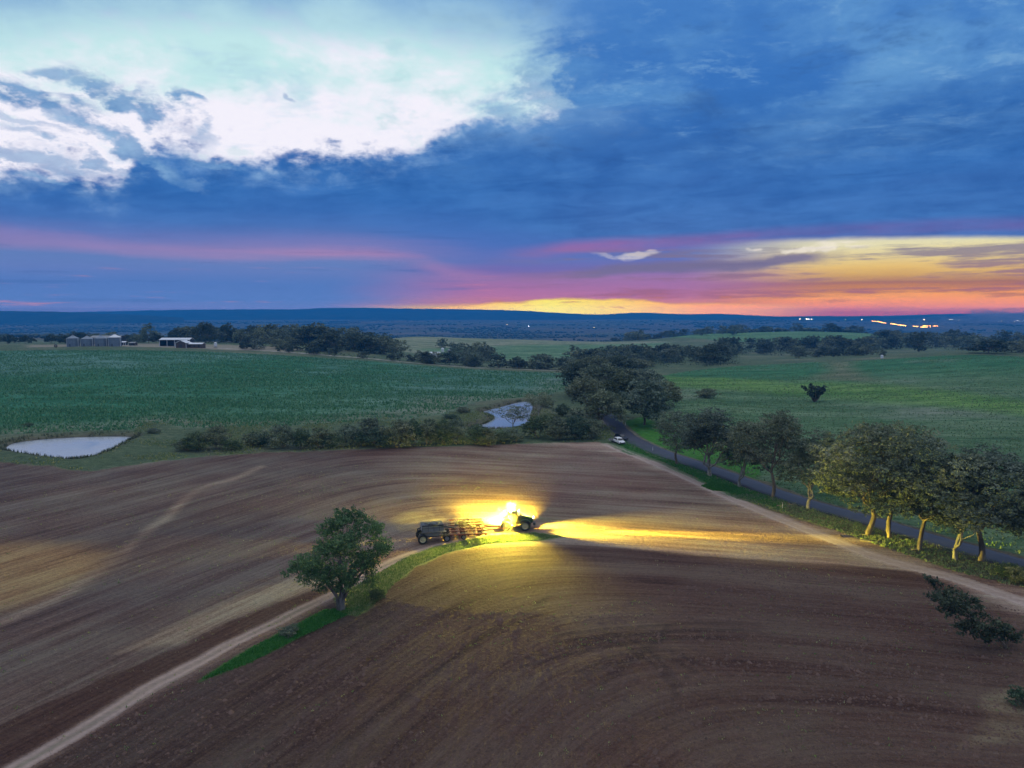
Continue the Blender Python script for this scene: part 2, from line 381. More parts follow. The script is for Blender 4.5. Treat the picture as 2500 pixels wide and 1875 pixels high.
PALE_LINE = smooth_line(casts([(565, 1008), (500, 1036), (445, 1050), (400, 1078), (362, 1116), (300, 1160), (235, 1222), (110, 1298), (-60, 1370)]), 5)
OCHRE = casts([(-300, 1170), (0, 1172), (150, 1176), (240, 1196), (225, 1228), (150, 1275), (60, 1305), (-300, 1400)])
FRESH = casts([(-300, 1690), (0, 1566), (200, 1474), (400, 1390), (560, 1318), (700, 1268), (760, 1258), (640, 1316), (330, 1474), (40, 1644), (-150, 1760)])
STUBBLE = casts([(250, 1410), (420, 1330), (560, 1275), (640, 1246), (720, 1240), (700, 1264), (560, 1314), (400, 1386)])
STRIP_DARK = casts([(430, 1472), (540, 1402), (650, 1345), (700, 1318), (780, 1312), (730, 1338), (640, 1380), (540, 1432)])
STRIP_LIT = casts([(735, 1326), (722, 1292), (775, 1262), (835, 1228), (880, 1203), (940, 1182), (1060, 1157), (1150, 1151), (1215, 1160), (1160, 1168), (1050, 1175), (965, 1194), (900, 1222), (850, 1262), (825, 1292), (770, 1330)])
LOWER_EDGE = smooth_line(casts([(1130, 1160), (1250, 1170), (1500, 1194), (1700, 1209), (1900, 1223), (2010, 1242), (2150, 1290)]), 5)
VERGE = casts([(1330, 957), (1350, 969), (1440, 1002), (1560, 1060), (1700, 1108), (1700, 1085), (1600, 1052), (1440, 984), (1350, 946)])
VERGE_FAR = casts([(1345, 912), (1400, 960), (1470, 985), (1560, 1010), (1640, 1040), (1640, 985), (1450, 930), (1390, 900)])
VERGE_PATCH = casts([(1515, 1050), (1540, 1042), (1588, 1055), (1580, 1062), (1540, 1060)])
DRY_PATCH = casts([(2128, 1510), (2160, 1486), (2212, 1480), (2500, 1500), (2500, 1640), (2212, 1600), (2075, 1618), (2110, 1590), (2128, 1560)])
CROP = casts([(-700, 770), (0, 758), (300, 757), (500, 762), (700, 774), (900, 789), (1060, 801), (1225, 806), (1232, 838), (1180, 853), (1020, 868), (965, 893), (880, 905), (700, 916), (560, 922), (400, 925), (330, 912), (280, 930), (0, 938), (-700, 950)])
PASTURE = casts([(1425, 812), (1500, 800), (1600, 790), (1750, 783), (1900, 777), (2100, 766), (2212, 771), (2800, 775), (2800, 1390), (2480, 1275), (2212, 1205), (1990, 1146), (1750, 1077), (1600, 1022), (1500, 985), (1448, 950), (1436, 900), (1430, 850)])
BAND = casts([(1420, 812), (1560, 816), (1700, 822), (1900, 829), (2080, 846), (2212, 866), (2600, 880), (2600, 925), (2212, 896), (1900, 868), (1760, 858), (1600, 846), (1440, 836)])
SADDLE = casts([(1770, 778), (1850, 775), (1836, 792), (1870, 812), (1900, 824), (1740, 820), (1800, 800)])
PADDOCK = [at_depth(u, y) for u, y in ((830, 1080), (1050, 1080), (1250, 1060), (1450, 1000), (1400, 760), (1330, 690), (1200, 640), (1000, 640), (840, 720))]
PADDOCK_LOW = [at_depth(u, y) for u, y in ((905, 770), (1100, 880), (1300, 930), (1460, 980), (1400, 760), (1300, 650), (1150, 640), (960, 690))]
RIDGE_FIELD = [at_depth(u, y) for u, y in ((1420, 1180), (1480, 1400), (1900, 1420), (1960, 1120), (1800, 980), (1560, 980))]
YARD = [at_depth(u, y) for u, y in ((60, 548), (60, 600), (600, 590), (660, 556), (500, 536), (300, 542))]
ROAD = smooth_line([at_depth(1250, 330), at_depth(1300, 285)] + casts([(1318, 905), (1338, 930), (1368, 952), (1424, 978), (1490, 1001), (1565, 1027), (1660, 1062), (1750, 1092), (1880, 1128), (2000, 1165), (2110, 1196), (2212, 1226), (2420, 1290)]).tolist(), 8)
FARM_ROAD = smooth_line([at_depth(u, y) for u, y in ((240, 556), (430, 556), (560, 545), (700, 530), (900, 505), (1060, 487), (1230, 478), (1300, 470))], 6)

for _p in (POND_A, POND_B): assert np.isfinite(_p).all()
ZW_A = float(np.median(base_z(POND_A[:, 0], POND_A[:, 1]))) - .25
ZW_B = float(np.median(base_z(POND_B[:, 0], POND_B[:, 1]))) - .25

def ground_z(x, y, fine=True):
    x, y = np.asarray(x, float), np.asarray(y, float)
    z = base_z(x, y)
    r = np.hypot(x, y)
    z = z + fbm(x / 60., y / 60., 3, 3) * .5 * sstep(r, 250, 600) + fbm(x / 500., y / 500., 5, 3) * 7 * sstep(r, 1600, 3000) * .8
    for poly, zw in ((POND_A, ZW_A), (POND_B, ZW_B)):
        c_ = poly.mean(0); R_ = np.abs(poly - c_).max() + 40
        m = (np.abs(x - c_[0]) < R_) & (np.abs(y - c_[1]) < R_)
        if m.any():
            sd = sdist(x[m], y[m], poly)
            w = sstep(sd, 14, 1.0)
            prof = zw + np.where(sd < 0, np.maximum(sd * .35, -1.5), np.minimum(sd * .30, 1.1))
            z[m] = z[m] * (1 - w) + prof * w
    d = np.full(x.shape, 99.); m = (r < 400) & (x > 0)
    if m.any():
        d[m] = ldist(x[m], y[m], ROAD)
        k = sstep(d, 9, 3.6)
        z = np.where(k > 0, z + .18 * k, z)                    # low road bank
    return z

# row direction of the ploughing: depth into the near field behind a rounded corner, and a running length
L1, L2 = (np.array(cast(50, 1652)), np.array(cast(900, 1193))), (np.array(cast(1150, 1164)), np.array(cast(1900, 1223)))
def rows(x, y):
    def ln(a, b):
        t = (b - a) / np.linalg.norm(b - a); n = np.array([t[1], -t[0]])
        return (x - a[0]) * n[0] + (y - a[1]) * n[1]
    d1, d2 = ln(*L1), ln(*L2)
    k = 9.0
    d = -k * np.logaddexp(-d1 / k, -d2 / k)
    return d, x + .6 * y

# ------------------------------------------------------------------ helpers for objects
def link(name, me, mat=None, parent=None, kind=None, label=None, cat=None, group=None, loc=None, rotz=0, smooth=False):
    o = bpy.data.objects.new(name, me); COL.objects.link(o)
    if mat is not None and me is not None and len(me.materials) == 0:
        for m in (mat if isinstance(mat, (list, tuple)) else [mat]): me.materials.append(m)
    if parent is not None: o.parent = parent
    if loc is not None: o.location = loc
    if rotz: o.rotation_euler = (0, 0, rotz)
    for k, v in (('kind', kind), ('label', label), ('category', cat), ('group', group)):
        if v: o[k] = v
    if smooth and me is not None: me.polygons.foreach_set('use_smooth', [True] * len(me.polygons))
    return o
def mesh_np(name, co, faces, smooth=False):
    """mesh from arrays; faces an (n,3) or (n,4) array"""
    me = bpy.data.meshes.new(name)
    co = np.ascontiguousarray(co, np.float32); faces = np.ascontiguousarray(faces, np.int32)
    k = faces.shape[1]
    me.vertices.add(len(co)); me.vertices.foreach_set('co', co.ravel())
    me.loops.add(faces.size); me.loops.foreach_set('vertex_index', faces.ravel())
    me.polygons.add(len(faces)); me.polygons.foreach_set('loop_start', np.arange(0, faces.size, k, dtype=np.int32))
    me.polygons.foreach_set('loop_total', np.full(len(faces), k, np.int32))
    if smooth: me.polygons.foreach_set('use_smooth', np.ones(len(faces), bool))
    me.update(calc_edges=True); return me
def material(name):
    m = bpy.data.materials.new(name); m.use_nodes = True
    m.node_tree.nodes.clear()
    g = NG(m.node_tree)
    b = g.new('ShaderNodeBsdfPrincipled'); o = g.new('ShaderNodeOutputMaterial')
    g.l.new(b.outputs[0], o.inputs['Surface'])
    return m, g, b, o
def plain(name, col, rough=.6, metal=0., var=.12, scale=3., emit=None, estr=0., bump=0.):
    m, g, b, o = material(name)
    pos = g.new('ShaderNodeTexCoord').outputs['Object']
    n = g.noise(pos, scale, 5, .6)
    c = g.mix(g.smooth(n, .25, .75), tuple(x * (1 - var) for x in col), tuple(min(1, x * (1 + var)) for x in col))
    g.put(b.inputs['Base Color'], c); b.inputs['Roughness'].default_value = rough; b.inputs['Metallic'].default_value = metal
    if emit: b.inputs['Emission Color'].default_value = (*emit, 1); b.inputs['Emission Strength'].default_value = estr
    if bump:
        bn = g.new('ShaderNodeBump'); bn.inputs['Strength'].default_value = bump; bn.inputs['Distance'].default_value = .05
        g.put(bn.inputs['Height'], n); g.l.new(bn.outputs[0], b.inputs['Normal'])
    return m

# ------------------------------------------------------------------ ground materials: base colour per place times fine texture
def earth(name, kind):
    m, g, b, o = material(name)
    col = g.new('ShaderNodeAttribute', attribute_name='tone').outputs['Color']
    rw = g.new('ShaderNodeAttribute', attribute_name='rows').outputs['Vector']
    pos = g.new('ShaderNodeNewGeometry').outputs['Position']
    s3 = g.new('ShaderNodeSeparateXYZ'); g.put(s3.inputs[0], rw)
    d, s_ = E(g, s3.outputs[0]), E(g, s3.outputs[1])
    if kind == 'plough':
        f1 = g.noise(g.xyz(d * .55, s_ * .022), 1.0, 6, .62) - .5            # broad passes of the machine
        f2 = g.noise(g.xyz(d * 2.6, s_ * .10), 1.0, 5, .6) - .5              # single furrows, broken up
        f3 = g.noise(pos, 1.9, 6, .62) - .5                                    # clods
        f4 = g.noise(pos, .07, 4, .55) - .5
        f5 = g.noise(pos, 6.0, 3, .6) - .5
        f0 = g.noise(g.xyz(d * .16, s_ * .016, 7.), 1.0, 4, .6) - .5            # wide bands
        k = (f0 * 1.6 + f1 * 1.5 + f2 * 1.3 + f3 * 1.1 + f5 * 1.2 + f4 * .9)
        val = g.smooth(k, -1.0, 1.05, .30, 1.80)
        hue = g.smooth(f1 + f4 + f0 + f2 * .5, -.3, .3)
        c = g.mix(hue, g.mix(1.0, col, (1.10, .93, .88), 'MULTIPLY'), g.mix(1.0, col, (.95, 1.06, .98), 'MULTIPLY'))
        c = g.mix(g.smooth(f5 + f3 * .7 + f2 * .5, .20, .42) * .55, c, (.34, .27, .20))     # straw bits
        h = f2 * .28 + f3 * .55 + f5 * .16
        dist, rough = .9, .95
    elif kind == 'track':
        f1 = g.noise(g.xyz(d * .9, s_ * .05), 1.0, 4, .6) - .5
        f3 = g.noise(pos, 2.2, 6, .65) - .5
        val = g.smooth(f1 + f3 * 1.2, -.6, .6, .72, 1.28); c = col; h = f3 * .25; dist, rough = .5, .95
    elif kind == 'crop':
        f1 = g.noise(g.xyz(E(g, g.new('ShaderNodeSeparateXYZ').outputs[0]), 0.), 1, 1) if False else None
        st = g.new('ShaderNodeMapping'); g.put(st.inputs['Vector'], pos); st.inputs['Scale'].default_value = (.25, 1.0, 1.0); st.inputs['Rotation'].default_value = (0, 0, .12)
        a1 = g.noise(st.outputs[0], .06, 7, .64) - .5
        a2 = g.noise(st.outputs[0], .55, 5, .65) - .5
        a3 = g.noise(pos, 1.9, 4, .75) - .5
        val = g.smooth(a1 * 1.1 + a2 * 1.4 + a3 * 1.7, -.7, .7, .34, 1.85)
        c = g.mix(g.smooth(a1 + a2 * .7, -.2, .28), g.mix(1.0, col, (.82, .98, .84), 'MULTIPLY'), g.mix(1.0, col, (1.35, 1.06, 1.3), 'MULTIPLY'))
        h = a3 * .8 + a2 * .8; dist, rough = 1.2, .9
    elif kind == 'grass':
        a1 = g.noise(pos, .05, 6, .6) - .5
        a2 = g.noise(pos, .5, 6, .68) - .5
        a3 = g.noise(pos, 2.6, 4, .7) - .5
        val = g.smooth(a1 * .5 + a2 * 1.1 + a3 * .8, -.65, .65, .42, 1.65)
        c = g.mix(g.smooth(a2 + a1 * .5, -.05, .35) * .6, col, (.17, .16, .085))
        h = a3 * .6 + a2 * .9; dist, rough = 1.2, .92
    else:                                                                     # far plain: paddocks and scrub
        a1 = g.noise(pos, .0018, 5, .6) - .5
        a2 = g.noise(pos, .012, 6, .65) - .5
        vo = g.new('ShaderNodeTexVoronoi'); vo.inputs['Scale'].default_value = .0026; g.put(vo.inputs['Vector'], pos)
        val = g.smooth(a1 * .7 + a2 * 1.1, -.5, .5, .5, 1.5)
        pad = g.ramp(E(g, g.new('ShaderNodeSeparateColor').outputs[0]), [(0, (0, 0, 0))]) if False else None
        sc = g.new('ShaderNodeSeparateColor'); g.l.new(vo.outputs['Color'], sc.inputs[0])
        rp = g.ramp(E(g, sc.outputs[0]), [(0., (.05, .06, .028)), (.3, (.12, .095, .06)), (.55, (.05, .08, .03)), (.8, (.15, .115, .075)), (1., (.06, .065, .035))], srgb=False)
        c = g.mix(.65, col, rp)
        h = a2 * .5; dist, rough = 3., .95
    vm = g.new('ShaderNodeVectorMath', operation='SCALE'); g.put(vm.inputs[0], c); g.put(vm.inputs['Scale'], val)
    g.put(b.inputs['Base Color'], vm.outputs[0]); b.inputs['Roughness'].default_value = rough
    b.inputs['Specular IOR Level'].default_value = .15
    bn = g.new('ShaderNodeBump'); bn.inputs['Strength'].default_value = 1.0; bn.inputs['Distance'].default_value = dist
    g.put(bn.inputs['Height'], h); g.l.new(bn.outputs[0], b.inputs['Normal'])
    return m
M_PLOUGH, M_TRACK, M_CROP, M_GRASS, M_PLAIN = (earth('ground_' + k, k) for k in ('plough', 'track', 'crop', 'grass', 'plain'))

# ------------------------------------------------------------------ ground sheet: fan-shaped mesh, finer near the drone, split by land use
rr_ = [18.0]
while rr_[-1] < 8600:
    r = rr_[-1]
    if r < 44: s_ = 4.
    else:
        s_ = min(r * r / (36 * 711) * .85, r * (.0078 if r < 1500 else .022 if r < 6000 else .06))
    rr_.append(r + s_)
R = np.array(rr_)
AZ = np.concatenate([np.linspace(-180, -62, 22)[:-1], np.linspace(-62, -40, 60)[:-1], np.arange(-40, 40.001, .115), np.linspace(40, 62, 60)[1:], np.linspace(62, 180, 22)[1:]])
TH = np.radians(AZ)
GX, GY = R[:, None] * np.sin(TH)[None], R[:, None] * np.cos(TH)[None]
NR, NT = GX.shape
X, Y = GX.ravel(), GY.ravel()
Z = ground_z(X, Y)
jx, jy = fbm(X / 3.0, Y / 3.0, 11, 4), fbm(X / 3.0, Y / 3.0, 12, 4)
RAD = np.hypot(X, Y)
jam = np.clip(RAD / 130., .5, 8.)
WX, WY = X + jx * 1.0 * jam, Y + jy * 1.0 * jam              # ragged edges
near = (RAD < 420)
def area(poly, soft=1.0, pad=60, pre=None):
    """soft 0..1 mask of a polygon, plus its hard mask"""
    poly = np.asarray(poly); lo_, hi_ = poly.min(0) - pad, poly.max(0) + pad
    m = (X > lo_[0]) & (X < hi_[0]) & (Y > lo_[1]) & (Y < hi_[1])
    sd = np.full(X.shape, 999.); sd[m] = sdist(WX[m], WY[m], poly)
    return sstep(sd, soft, -soft), sd
def stroke(line, half, soft):
    line = np.asarray(line); lo_, hi_ = line.min(0) - 20, line.max(0) + 20
    m = (X > lo_[0]) & (X < hi_[0]) & (Y > lo_[1]) & (Y < hi_[1])
    d = np.full(X.shape, 999.); d[m] = ldist(X[m] + jx[m] * .25, Y[m] + jy[m] * .25, line)
    return sstep(d, half + soft, half - soft), d
tone = np.empty((len(X), 3)); tone[:] = (.10, .145, .072)                      # rough grass
def lay(mask, col, k=1.0):
    global tone
    w = (mask * k)[:, None]; tone = tone * (1 - w) + np.array(col)[None] * w
nb = fbm(X / 38., Y / 38., 21, 4); nc = fbm(X / 140., Y / 140., 22, 3); nf = fbm(X / 9., Y / 9., 23, 3)
lay(sstep(nb, .0, .5), (.20, .205, .125), .6)
far = sstep(RAD + nc * 150, 1150, 1500)
lay(far, (.085, .08, .045))
zone = np.zeros(len(X), np.int8)                                                 # 0 rough grass
zone[RAD + nc * 150 > 1320] = 1                                                 # 1 plain
m, sd = area(CROP, 2.5); zone[sd < 0] = 2
lay(m, (.036, .165, .074)); lay(m * sstep(nc + nb * .6 + nf * .25, -.2, .5), (.10, .215, .155), .85); lay(m * sstep(Y + nb * 40, 400, 260) * sstep(X, -160, -20), (.15, .25, .155), .6); lay(m * sstep(sd + nb * 10, -26, -4) * sstep(Y, 500, 260), (.19, .21, .13), .75)
m, sd = area(PASTURE, 2.5); zone[sd < 0] = 3
lay(m, (.108, .20, .086)); lay(m * sstep(Y + nb * 30, 330, 420), (.048, .168, .062)); lay(m * sstep(nb + nc * .6, .0, .6), (.175, .23, .145), .75); lay(m * sstep(Y - X * .2, 215, 150), (.10, .175, .082), .6)
mb, _ = area(BAND, 12); lay(mb * m * sstep(nb * .5 + nf * .3, -.7, .1), (.125, .255, .05), .9); 
ms, _ = area(SADDLE, 9); lay(ms * m, (.16, .18, .095), .9)
m, sd = area(PADDOCK, 12); zone[(sd < 0)] = 4; lay(m, (.20, .235, .135))
m2, _ = area(PADDOCK_LOW, 14); lay(m2 * m, (.115, .21, .095))
m, sd = area(RIDGE_FIELD, 14); zone[(sd < 0)] = 5; lay(m, (.095, .20, .08))
m, sd = area(YARD, 5); zone[sd < 0] = 6; lay(m, (.25, .22, .16), .9)
m, d = stroke(FARM_ROAD, 2.6, 1.2); zone[d < 2.6] = 7; lay(m, (.34, .31, .26))
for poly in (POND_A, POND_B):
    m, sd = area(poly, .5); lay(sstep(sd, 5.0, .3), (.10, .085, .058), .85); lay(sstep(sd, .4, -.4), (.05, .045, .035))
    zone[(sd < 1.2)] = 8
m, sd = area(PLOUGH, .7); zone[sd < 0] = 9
D_ROWS, S_ROWS = rows(X, Y)
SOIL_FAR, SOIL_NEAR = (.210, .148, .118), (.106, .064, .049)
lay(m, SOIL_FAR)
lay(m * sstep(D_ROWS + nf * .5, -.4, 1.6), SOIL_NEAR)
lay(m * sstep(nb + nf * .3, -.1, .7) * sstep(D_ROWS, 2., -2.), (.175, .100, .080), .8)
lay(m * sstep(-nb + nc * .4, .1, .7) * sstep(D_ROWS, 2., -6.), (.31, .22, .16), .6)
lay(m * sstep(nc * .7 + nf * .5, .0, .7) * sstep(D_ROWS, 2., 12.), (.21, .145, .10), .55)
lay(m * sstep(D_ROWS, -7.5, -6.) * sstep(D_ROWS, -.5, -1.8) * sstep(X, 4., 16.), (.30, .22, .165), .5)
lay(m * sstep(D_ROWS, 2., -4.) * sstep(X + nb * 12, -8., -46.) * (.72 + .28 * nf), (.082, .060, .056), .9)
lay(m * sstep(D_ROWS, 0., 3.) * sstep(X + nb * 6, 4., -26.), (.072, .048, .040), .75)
mz, _ = area(OCHRE, 4); lay(mz * m, (.31, .20, .095), .9)
mz, _ = area(HEADLAND, 2.0); lay(mz * m, (.33, .235, .19), .85)
mz, _ = area(STUBBLE, 1.2); lay(mz * m, (.30, .235, .17), .8)
mz, _ = area(FRESH, .5); lay(mz * m, (.078, .042, .032), .95)
mz, _ = area(DRY_PATCH, .8); lay(mz * m, (.22, .165, .105), .6)
mz, d = stroke(PALE_LINE, .9, 1.2); lay(mz * m * sstep(nf, -.7, .3), (.33, .245, .18), .65)
mz, d = stroke(LOWER_EDGE, .9, .8); lay(mz * m, (.34, .265, .215), .8)
for wl_ in ([(1130, 1440), (1290, 1400), (1420, 1382), (1600, 1376)], [(1260, 1520), (1340, 1450), (1410, 1395), (1440, 1366)], [(1460, 1500), (1420, 1440), (1360, 1400), (1300, 1380)], [(1180, 1390), (1320, 1372), (1520, 1360), (1640, 1362)], [(1500, 1450), (1440, 1420), (1330, 1432), (1240, 1470)], [(700, 1640), (880, 1500), (1040, 1380), (1180, 1300)]):
    wl_ = smooth_line(casts(wl_), 5)
    for q_ in (0, 1.9):
        mz, d = stroke(wl_ + np.array([.3 * q_, q_ * .9]), .36, .28); lay(mz * m * sstep(nf, -.8, .1), (.05, .032, .026), .52)
mt, dt = stroke(TRACK, 1.05, .6); lay(mt, (.30, .222, .182), .95); zone[dt < 1.0] = 10
lay(sstep(dt, .38, .1) * mt * sstep(nf, -.5, .3), (.17, .15, .10), .7); lay(sstep(np.abs(dt - .62), .25, .05) * mt, (.37, .28, .235), .6)
mh, dh = stroke(HEAD_TRACK, 1.7, .7); lay(mh * m, (.40, .305, .255), .8); zone[(dh < 1.6)] = 10
for off in (.85,): lay(sstep(np.abs(dh - off), .32, .08), (.46, .37, .31), .6)
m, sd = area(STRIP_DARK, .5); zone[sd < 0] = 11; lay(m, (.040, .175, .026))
m, sd = area(STRIP_LIT, .5); zone[sd < 0] = 11; lay(m, (.13, .20, .06)); lay(m * sstep(nf, -.1, .5), (.24, .25, .13), .7)  # stretch by the tractor: yellow lamp light put into the grass colour
for poly, c_ in ((VERGE, (.062, .17, .042)), (VERGE_FAR, (.062, .22, .026)), (VERGE_PATCH, (.08, .19, .04))):
    m, sd = area(poly, .9); zone[sd < 0] = 11; lay(m, c_)
rd = np.full(X.shape, 999.); mm = near & (X > 0); rd[mm] = ldist(X[mm], Y[mm], ROAD)
lay(sstep(rd, 4.6, 3.4), (.20, .17, .135), .85)                                   # gravel shoulder
soil_under = sstep(rd, 26, 12) * sstep(RAD, 190, 150) * (zone == 0) * (X > 20); lay(soil_under, (.19, .15, .095), .8)
tone *= (1 + .10 * nf)[:, None]
tone = np.clip(tone, .005, .9)

idx = np.arange(NR * NT).reshape(NR, NT)
Q = np.stack([idx[:-1, :-1], idx[:-1, 1:], idx[1:, 1:], idx[1:, :-1]], -1).reshape(-1, 4)[:, ::-1]
zq = zone[Q[:, 3]]
CO = np.stack([X, Y, Z], -1)
ROWS3 = np.stack([D_ROWS, S_ROWS, np.zeros_like(X)], -1)
def sheet(name, sel, mat, label=None):
    f = Q[sel]
    used, inv = np.unique(f, return_inverse=True)
    me = mesh_np(name, CO[used], inv.reshape(-1, 4), smooth=True)
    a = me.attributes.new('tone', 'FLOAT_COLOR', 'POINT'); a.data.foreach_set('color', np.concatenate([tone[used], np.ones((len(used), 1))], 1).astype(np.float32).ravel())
    a = me.attributes.new('rows', 'FLOAT_VECTOR', 'POINT'); a.data.foreach_set('vector', ROWS3[used].astype(np.float32).ravel())
    return link(name, me, mat, kind='structure')
dq = D_ROWS[Q[:, 3]]
sheet('grassland', zq == 0, M_GRASS); sheet('plain', zq == 1, M_PLAIN); sheet('crop_field', zq == 2, M_CROP); sheet('pasture', zq == 3, M_CROP)
sheet('hill_paddock', zq == 4, M_CROP); sheet('ridge_field', zq == 5, M_CROP); sheet('farmyard_ground', zq == 6, M_TRACK); sheet('farm_road', zq == 7, M_TRACK)
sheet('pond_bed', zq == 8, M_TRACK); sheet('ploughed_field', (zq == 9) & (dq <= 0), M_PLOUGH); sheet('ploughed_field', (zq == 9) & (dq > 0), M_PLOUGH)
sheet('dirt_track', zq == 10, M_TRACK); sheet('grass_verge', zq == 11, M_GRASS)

# water
def water_mat():
    m, g, b, o = material('pond_water')
    pos = g.new('ShaderNodeNewGeometry').outputs['Position']
    b.inputs['Base Color'].default_value = (.33, .36, .40, 1); b.inputs['IOR'].default_value = 1.45; b.inputs['Specular IOR Level'].default_value = .5
    wind = g.smooth(g.noise(pos, .07, 5, .6), .36, .60)
    g.put(b.inputs['Roughness'], wind * .13 + .015)
    st = g.new('ShaderNodeMapping'); g.put(st.inputs['Vector'], pos); st.inputs['Scale'].default_value = (.6, 1.5, 1)
    n = g.noise(st.outputs[0], 1.1, 4, .6)
    bn = g.new('ShaderNodeBump'); g.put(bn.inputs['Strength'], wind * .5 + .06); bn.inputs['Distance'].default_value = .10
    g.put(bn.inputs['Height'], n); g.l.new(bn.outputs[0], b.inputs['Normal'])
    return m
M_WATER = water_mat()
for poly, zw in ((POND_A, ZW_A), (POND_B, ZW_B)):
    c_ = poly.mean(0)
    bm = bmesh.new()
    vs = [bm.verts.new((p[0] + (p[0] - c_[0]) / np.linalg.norm(p - c_) * 1.5, p[1] + (p[1] - c_[1]) / np.linalg.norm(p - c_) * 1.5, zw)) for p in poly[:-1]]
    bmesh.ops.triangle_fill(bm, edges=[bm.edges.new((vs[i], vs[(i + 1) % len(vs)])) for i in range(len(vs))], use_beauty=True)
    me = bpy.data.meshes.new('water'); 
    for f in bm.faces:
        if f.normal.z < 0: f.normal_flip()
    bm.to_mesh(me); bm.free()
    link('water', me, M_WATER, kind='structure')

# sealed road with a cambered surface and worn edges
def road_mat():
    m, g, b, o = material('asphalt')
    pos = g.new('ShaderNodeNewGeometry').outputs['Position']
    n1, n2 = g.noise(pos, .35, 5, .6), g.noise(pos, 7, 4, .7)
    c = g.mix(g.smooth(n1 * .6 + n2 * .5, .35, .75), (.022, .023, .036), (.048, .049, .070))
    g.put(b.inputs['Base Color'], c); b.inputs['Roughness'].default_value = .55; b.inputs['Specular IOR Level'].default_value = .4
    return m
n_ = len(ROAD); tx = np.gradient(ROAD, axis=0); tx /= np.linalg.norm(tx, axis=1)[:, None]; nx = np.stack([tx[:, 1], -tx[:, 0]], -1)
offs = np.array([-2.95, -2.75, -1.4, 0, 1.4, 2.75, 2.95]); hs = np.array([-.15, .10, .16, .19, .16, .10, -.15])
pts = ROAD[:, None] + nx[:, None] * (offs[None, :, None] + (np.abs(offs) > 2.6)[None, :, None] * (rng.normal(0, .10, (n_, 7, 1))))
zz = ground_z(ROAD[:, 0], ROAD[:, 1])[:, None] + hs[None]
co = np.concatenate([pts, zz[..., None]], -1).reshape(-1, 3); ii = np.arange(n_ * 7).reshape(n_, 7)
link('road', mesh_np('road', co, np.stack([ii[:-1, :-1], ii[:-1, 1:], ii[1:, 1:], ii[1:, :-1]], -1).reshape(-1, 4)), road_mat(), kind='structure')

# ------------------------------------------------------------------ distant ranges
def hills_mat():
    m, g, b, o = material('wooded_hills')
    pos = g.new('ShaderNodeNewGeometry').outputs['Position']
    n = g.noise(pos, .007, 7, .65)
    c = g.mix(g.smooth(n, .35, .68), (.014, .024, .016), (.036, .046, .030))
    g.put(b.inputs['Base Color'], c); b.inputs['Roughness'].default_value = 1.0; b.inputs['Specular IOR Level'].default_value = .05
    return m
M_HILL = hills_mat()
def hills(crest, y0, depth, seed, foot=-62, rough=1.0):
    us = np.linspace(crest[0][0], crest[-1][0], 640)
    vs = np.interp(us, [p[0] for p in crest], [p[1] for p in crest])
    vs = np.convolve(np.pad(vs, 12, 'edge'), np.hanning(25) / np.hanning(25).sum(), 'valid')
    ks = np.linspace(0, 1, 26)
    prof = np.sin(np.clip(ks * 1.25, 0, 1) * math.pi / 2) ** 1.3 * np.where(ks > .8, 1 - ((ks - .8) / .2) ** 2, 1)
    yy = y0 + ks * depth
    top = CAM_H + (681.5 - vs) / VF * (y0 + .8 * depth)
    XX = (us[None] - VU) / VF * yy[:, None]; YY = np.repeat(yy[:, None], len(us), 1)
    nz = fbm(XX / 900., YY / 1400., seed, 5)
    ZZ = foot + (top[None] - foot) * prof[:, None] * (1 + .35 * nz * rough * (1 - ks[:, None] / .8).clip(0, 1)) + vnoise(XX / 40., YY / 300., seed + 5) * 2.2 * prof[:, None]
    i2 = np.arange(ZZ.size).reshape(ZZ.shape)
    me = mesh_np('hills', np.stack([XX, YY, ZZ], -1).reshape(-1, 3), np.stack([i2[:-1, :-1], i2[:-1, 1:], i2[1:, 1:], i2[1:, :-1]], -1).reshape(-1, 4), True)
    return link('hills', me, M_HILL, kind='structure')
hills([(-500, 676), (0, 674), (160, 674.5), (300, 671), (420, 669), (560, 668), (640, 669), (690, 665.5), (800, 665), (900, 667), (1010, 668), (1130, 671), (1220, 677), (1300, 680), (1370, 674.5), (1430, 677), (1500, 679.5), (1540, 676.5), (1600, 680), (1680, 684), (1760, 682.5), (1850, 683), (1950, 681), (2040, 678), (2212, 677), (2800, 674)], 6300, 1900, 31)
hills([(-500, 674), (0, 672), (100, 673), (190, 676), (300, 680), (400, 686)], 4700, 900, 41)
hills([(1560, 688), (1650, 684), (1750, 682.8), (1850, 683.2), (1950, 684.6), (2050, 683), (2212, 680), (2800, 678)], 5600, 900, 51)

# ------------------------------------------------------------------ evening haze
bm = bmesh.new(); bmesh.ops.create_cube(bm, size=1.0)
me = bpy.data.meshes.new('haze'); bm.to_mesh(me); bm.free()
hz = link('haze', me, kind='stuff', loc=(0, 0, 28)); hz.scale = (19000, 19000, 198)
HM = bpy.data.materials.new('haze_air'); HM.use_nodes = True; HM.node_tree.nodes.clear()
g = NG(HM.node_tree); pv = g.new('ShaderNodeVolumePrincipled'); o_ = g.new('ShaderNodeOutputMaterial'); g.l.new(pv.outputs[0], o_.inputs['Volume'])
pv.inputs['Color'].default_value = (.03, .40, 1.0, 1); pv.inputs['Density'].default_value = HAZE_K; pv.inputs['Anisotropy'].default_value = 0.0
me.materials.append(HM)
hz.visible_shadow = True

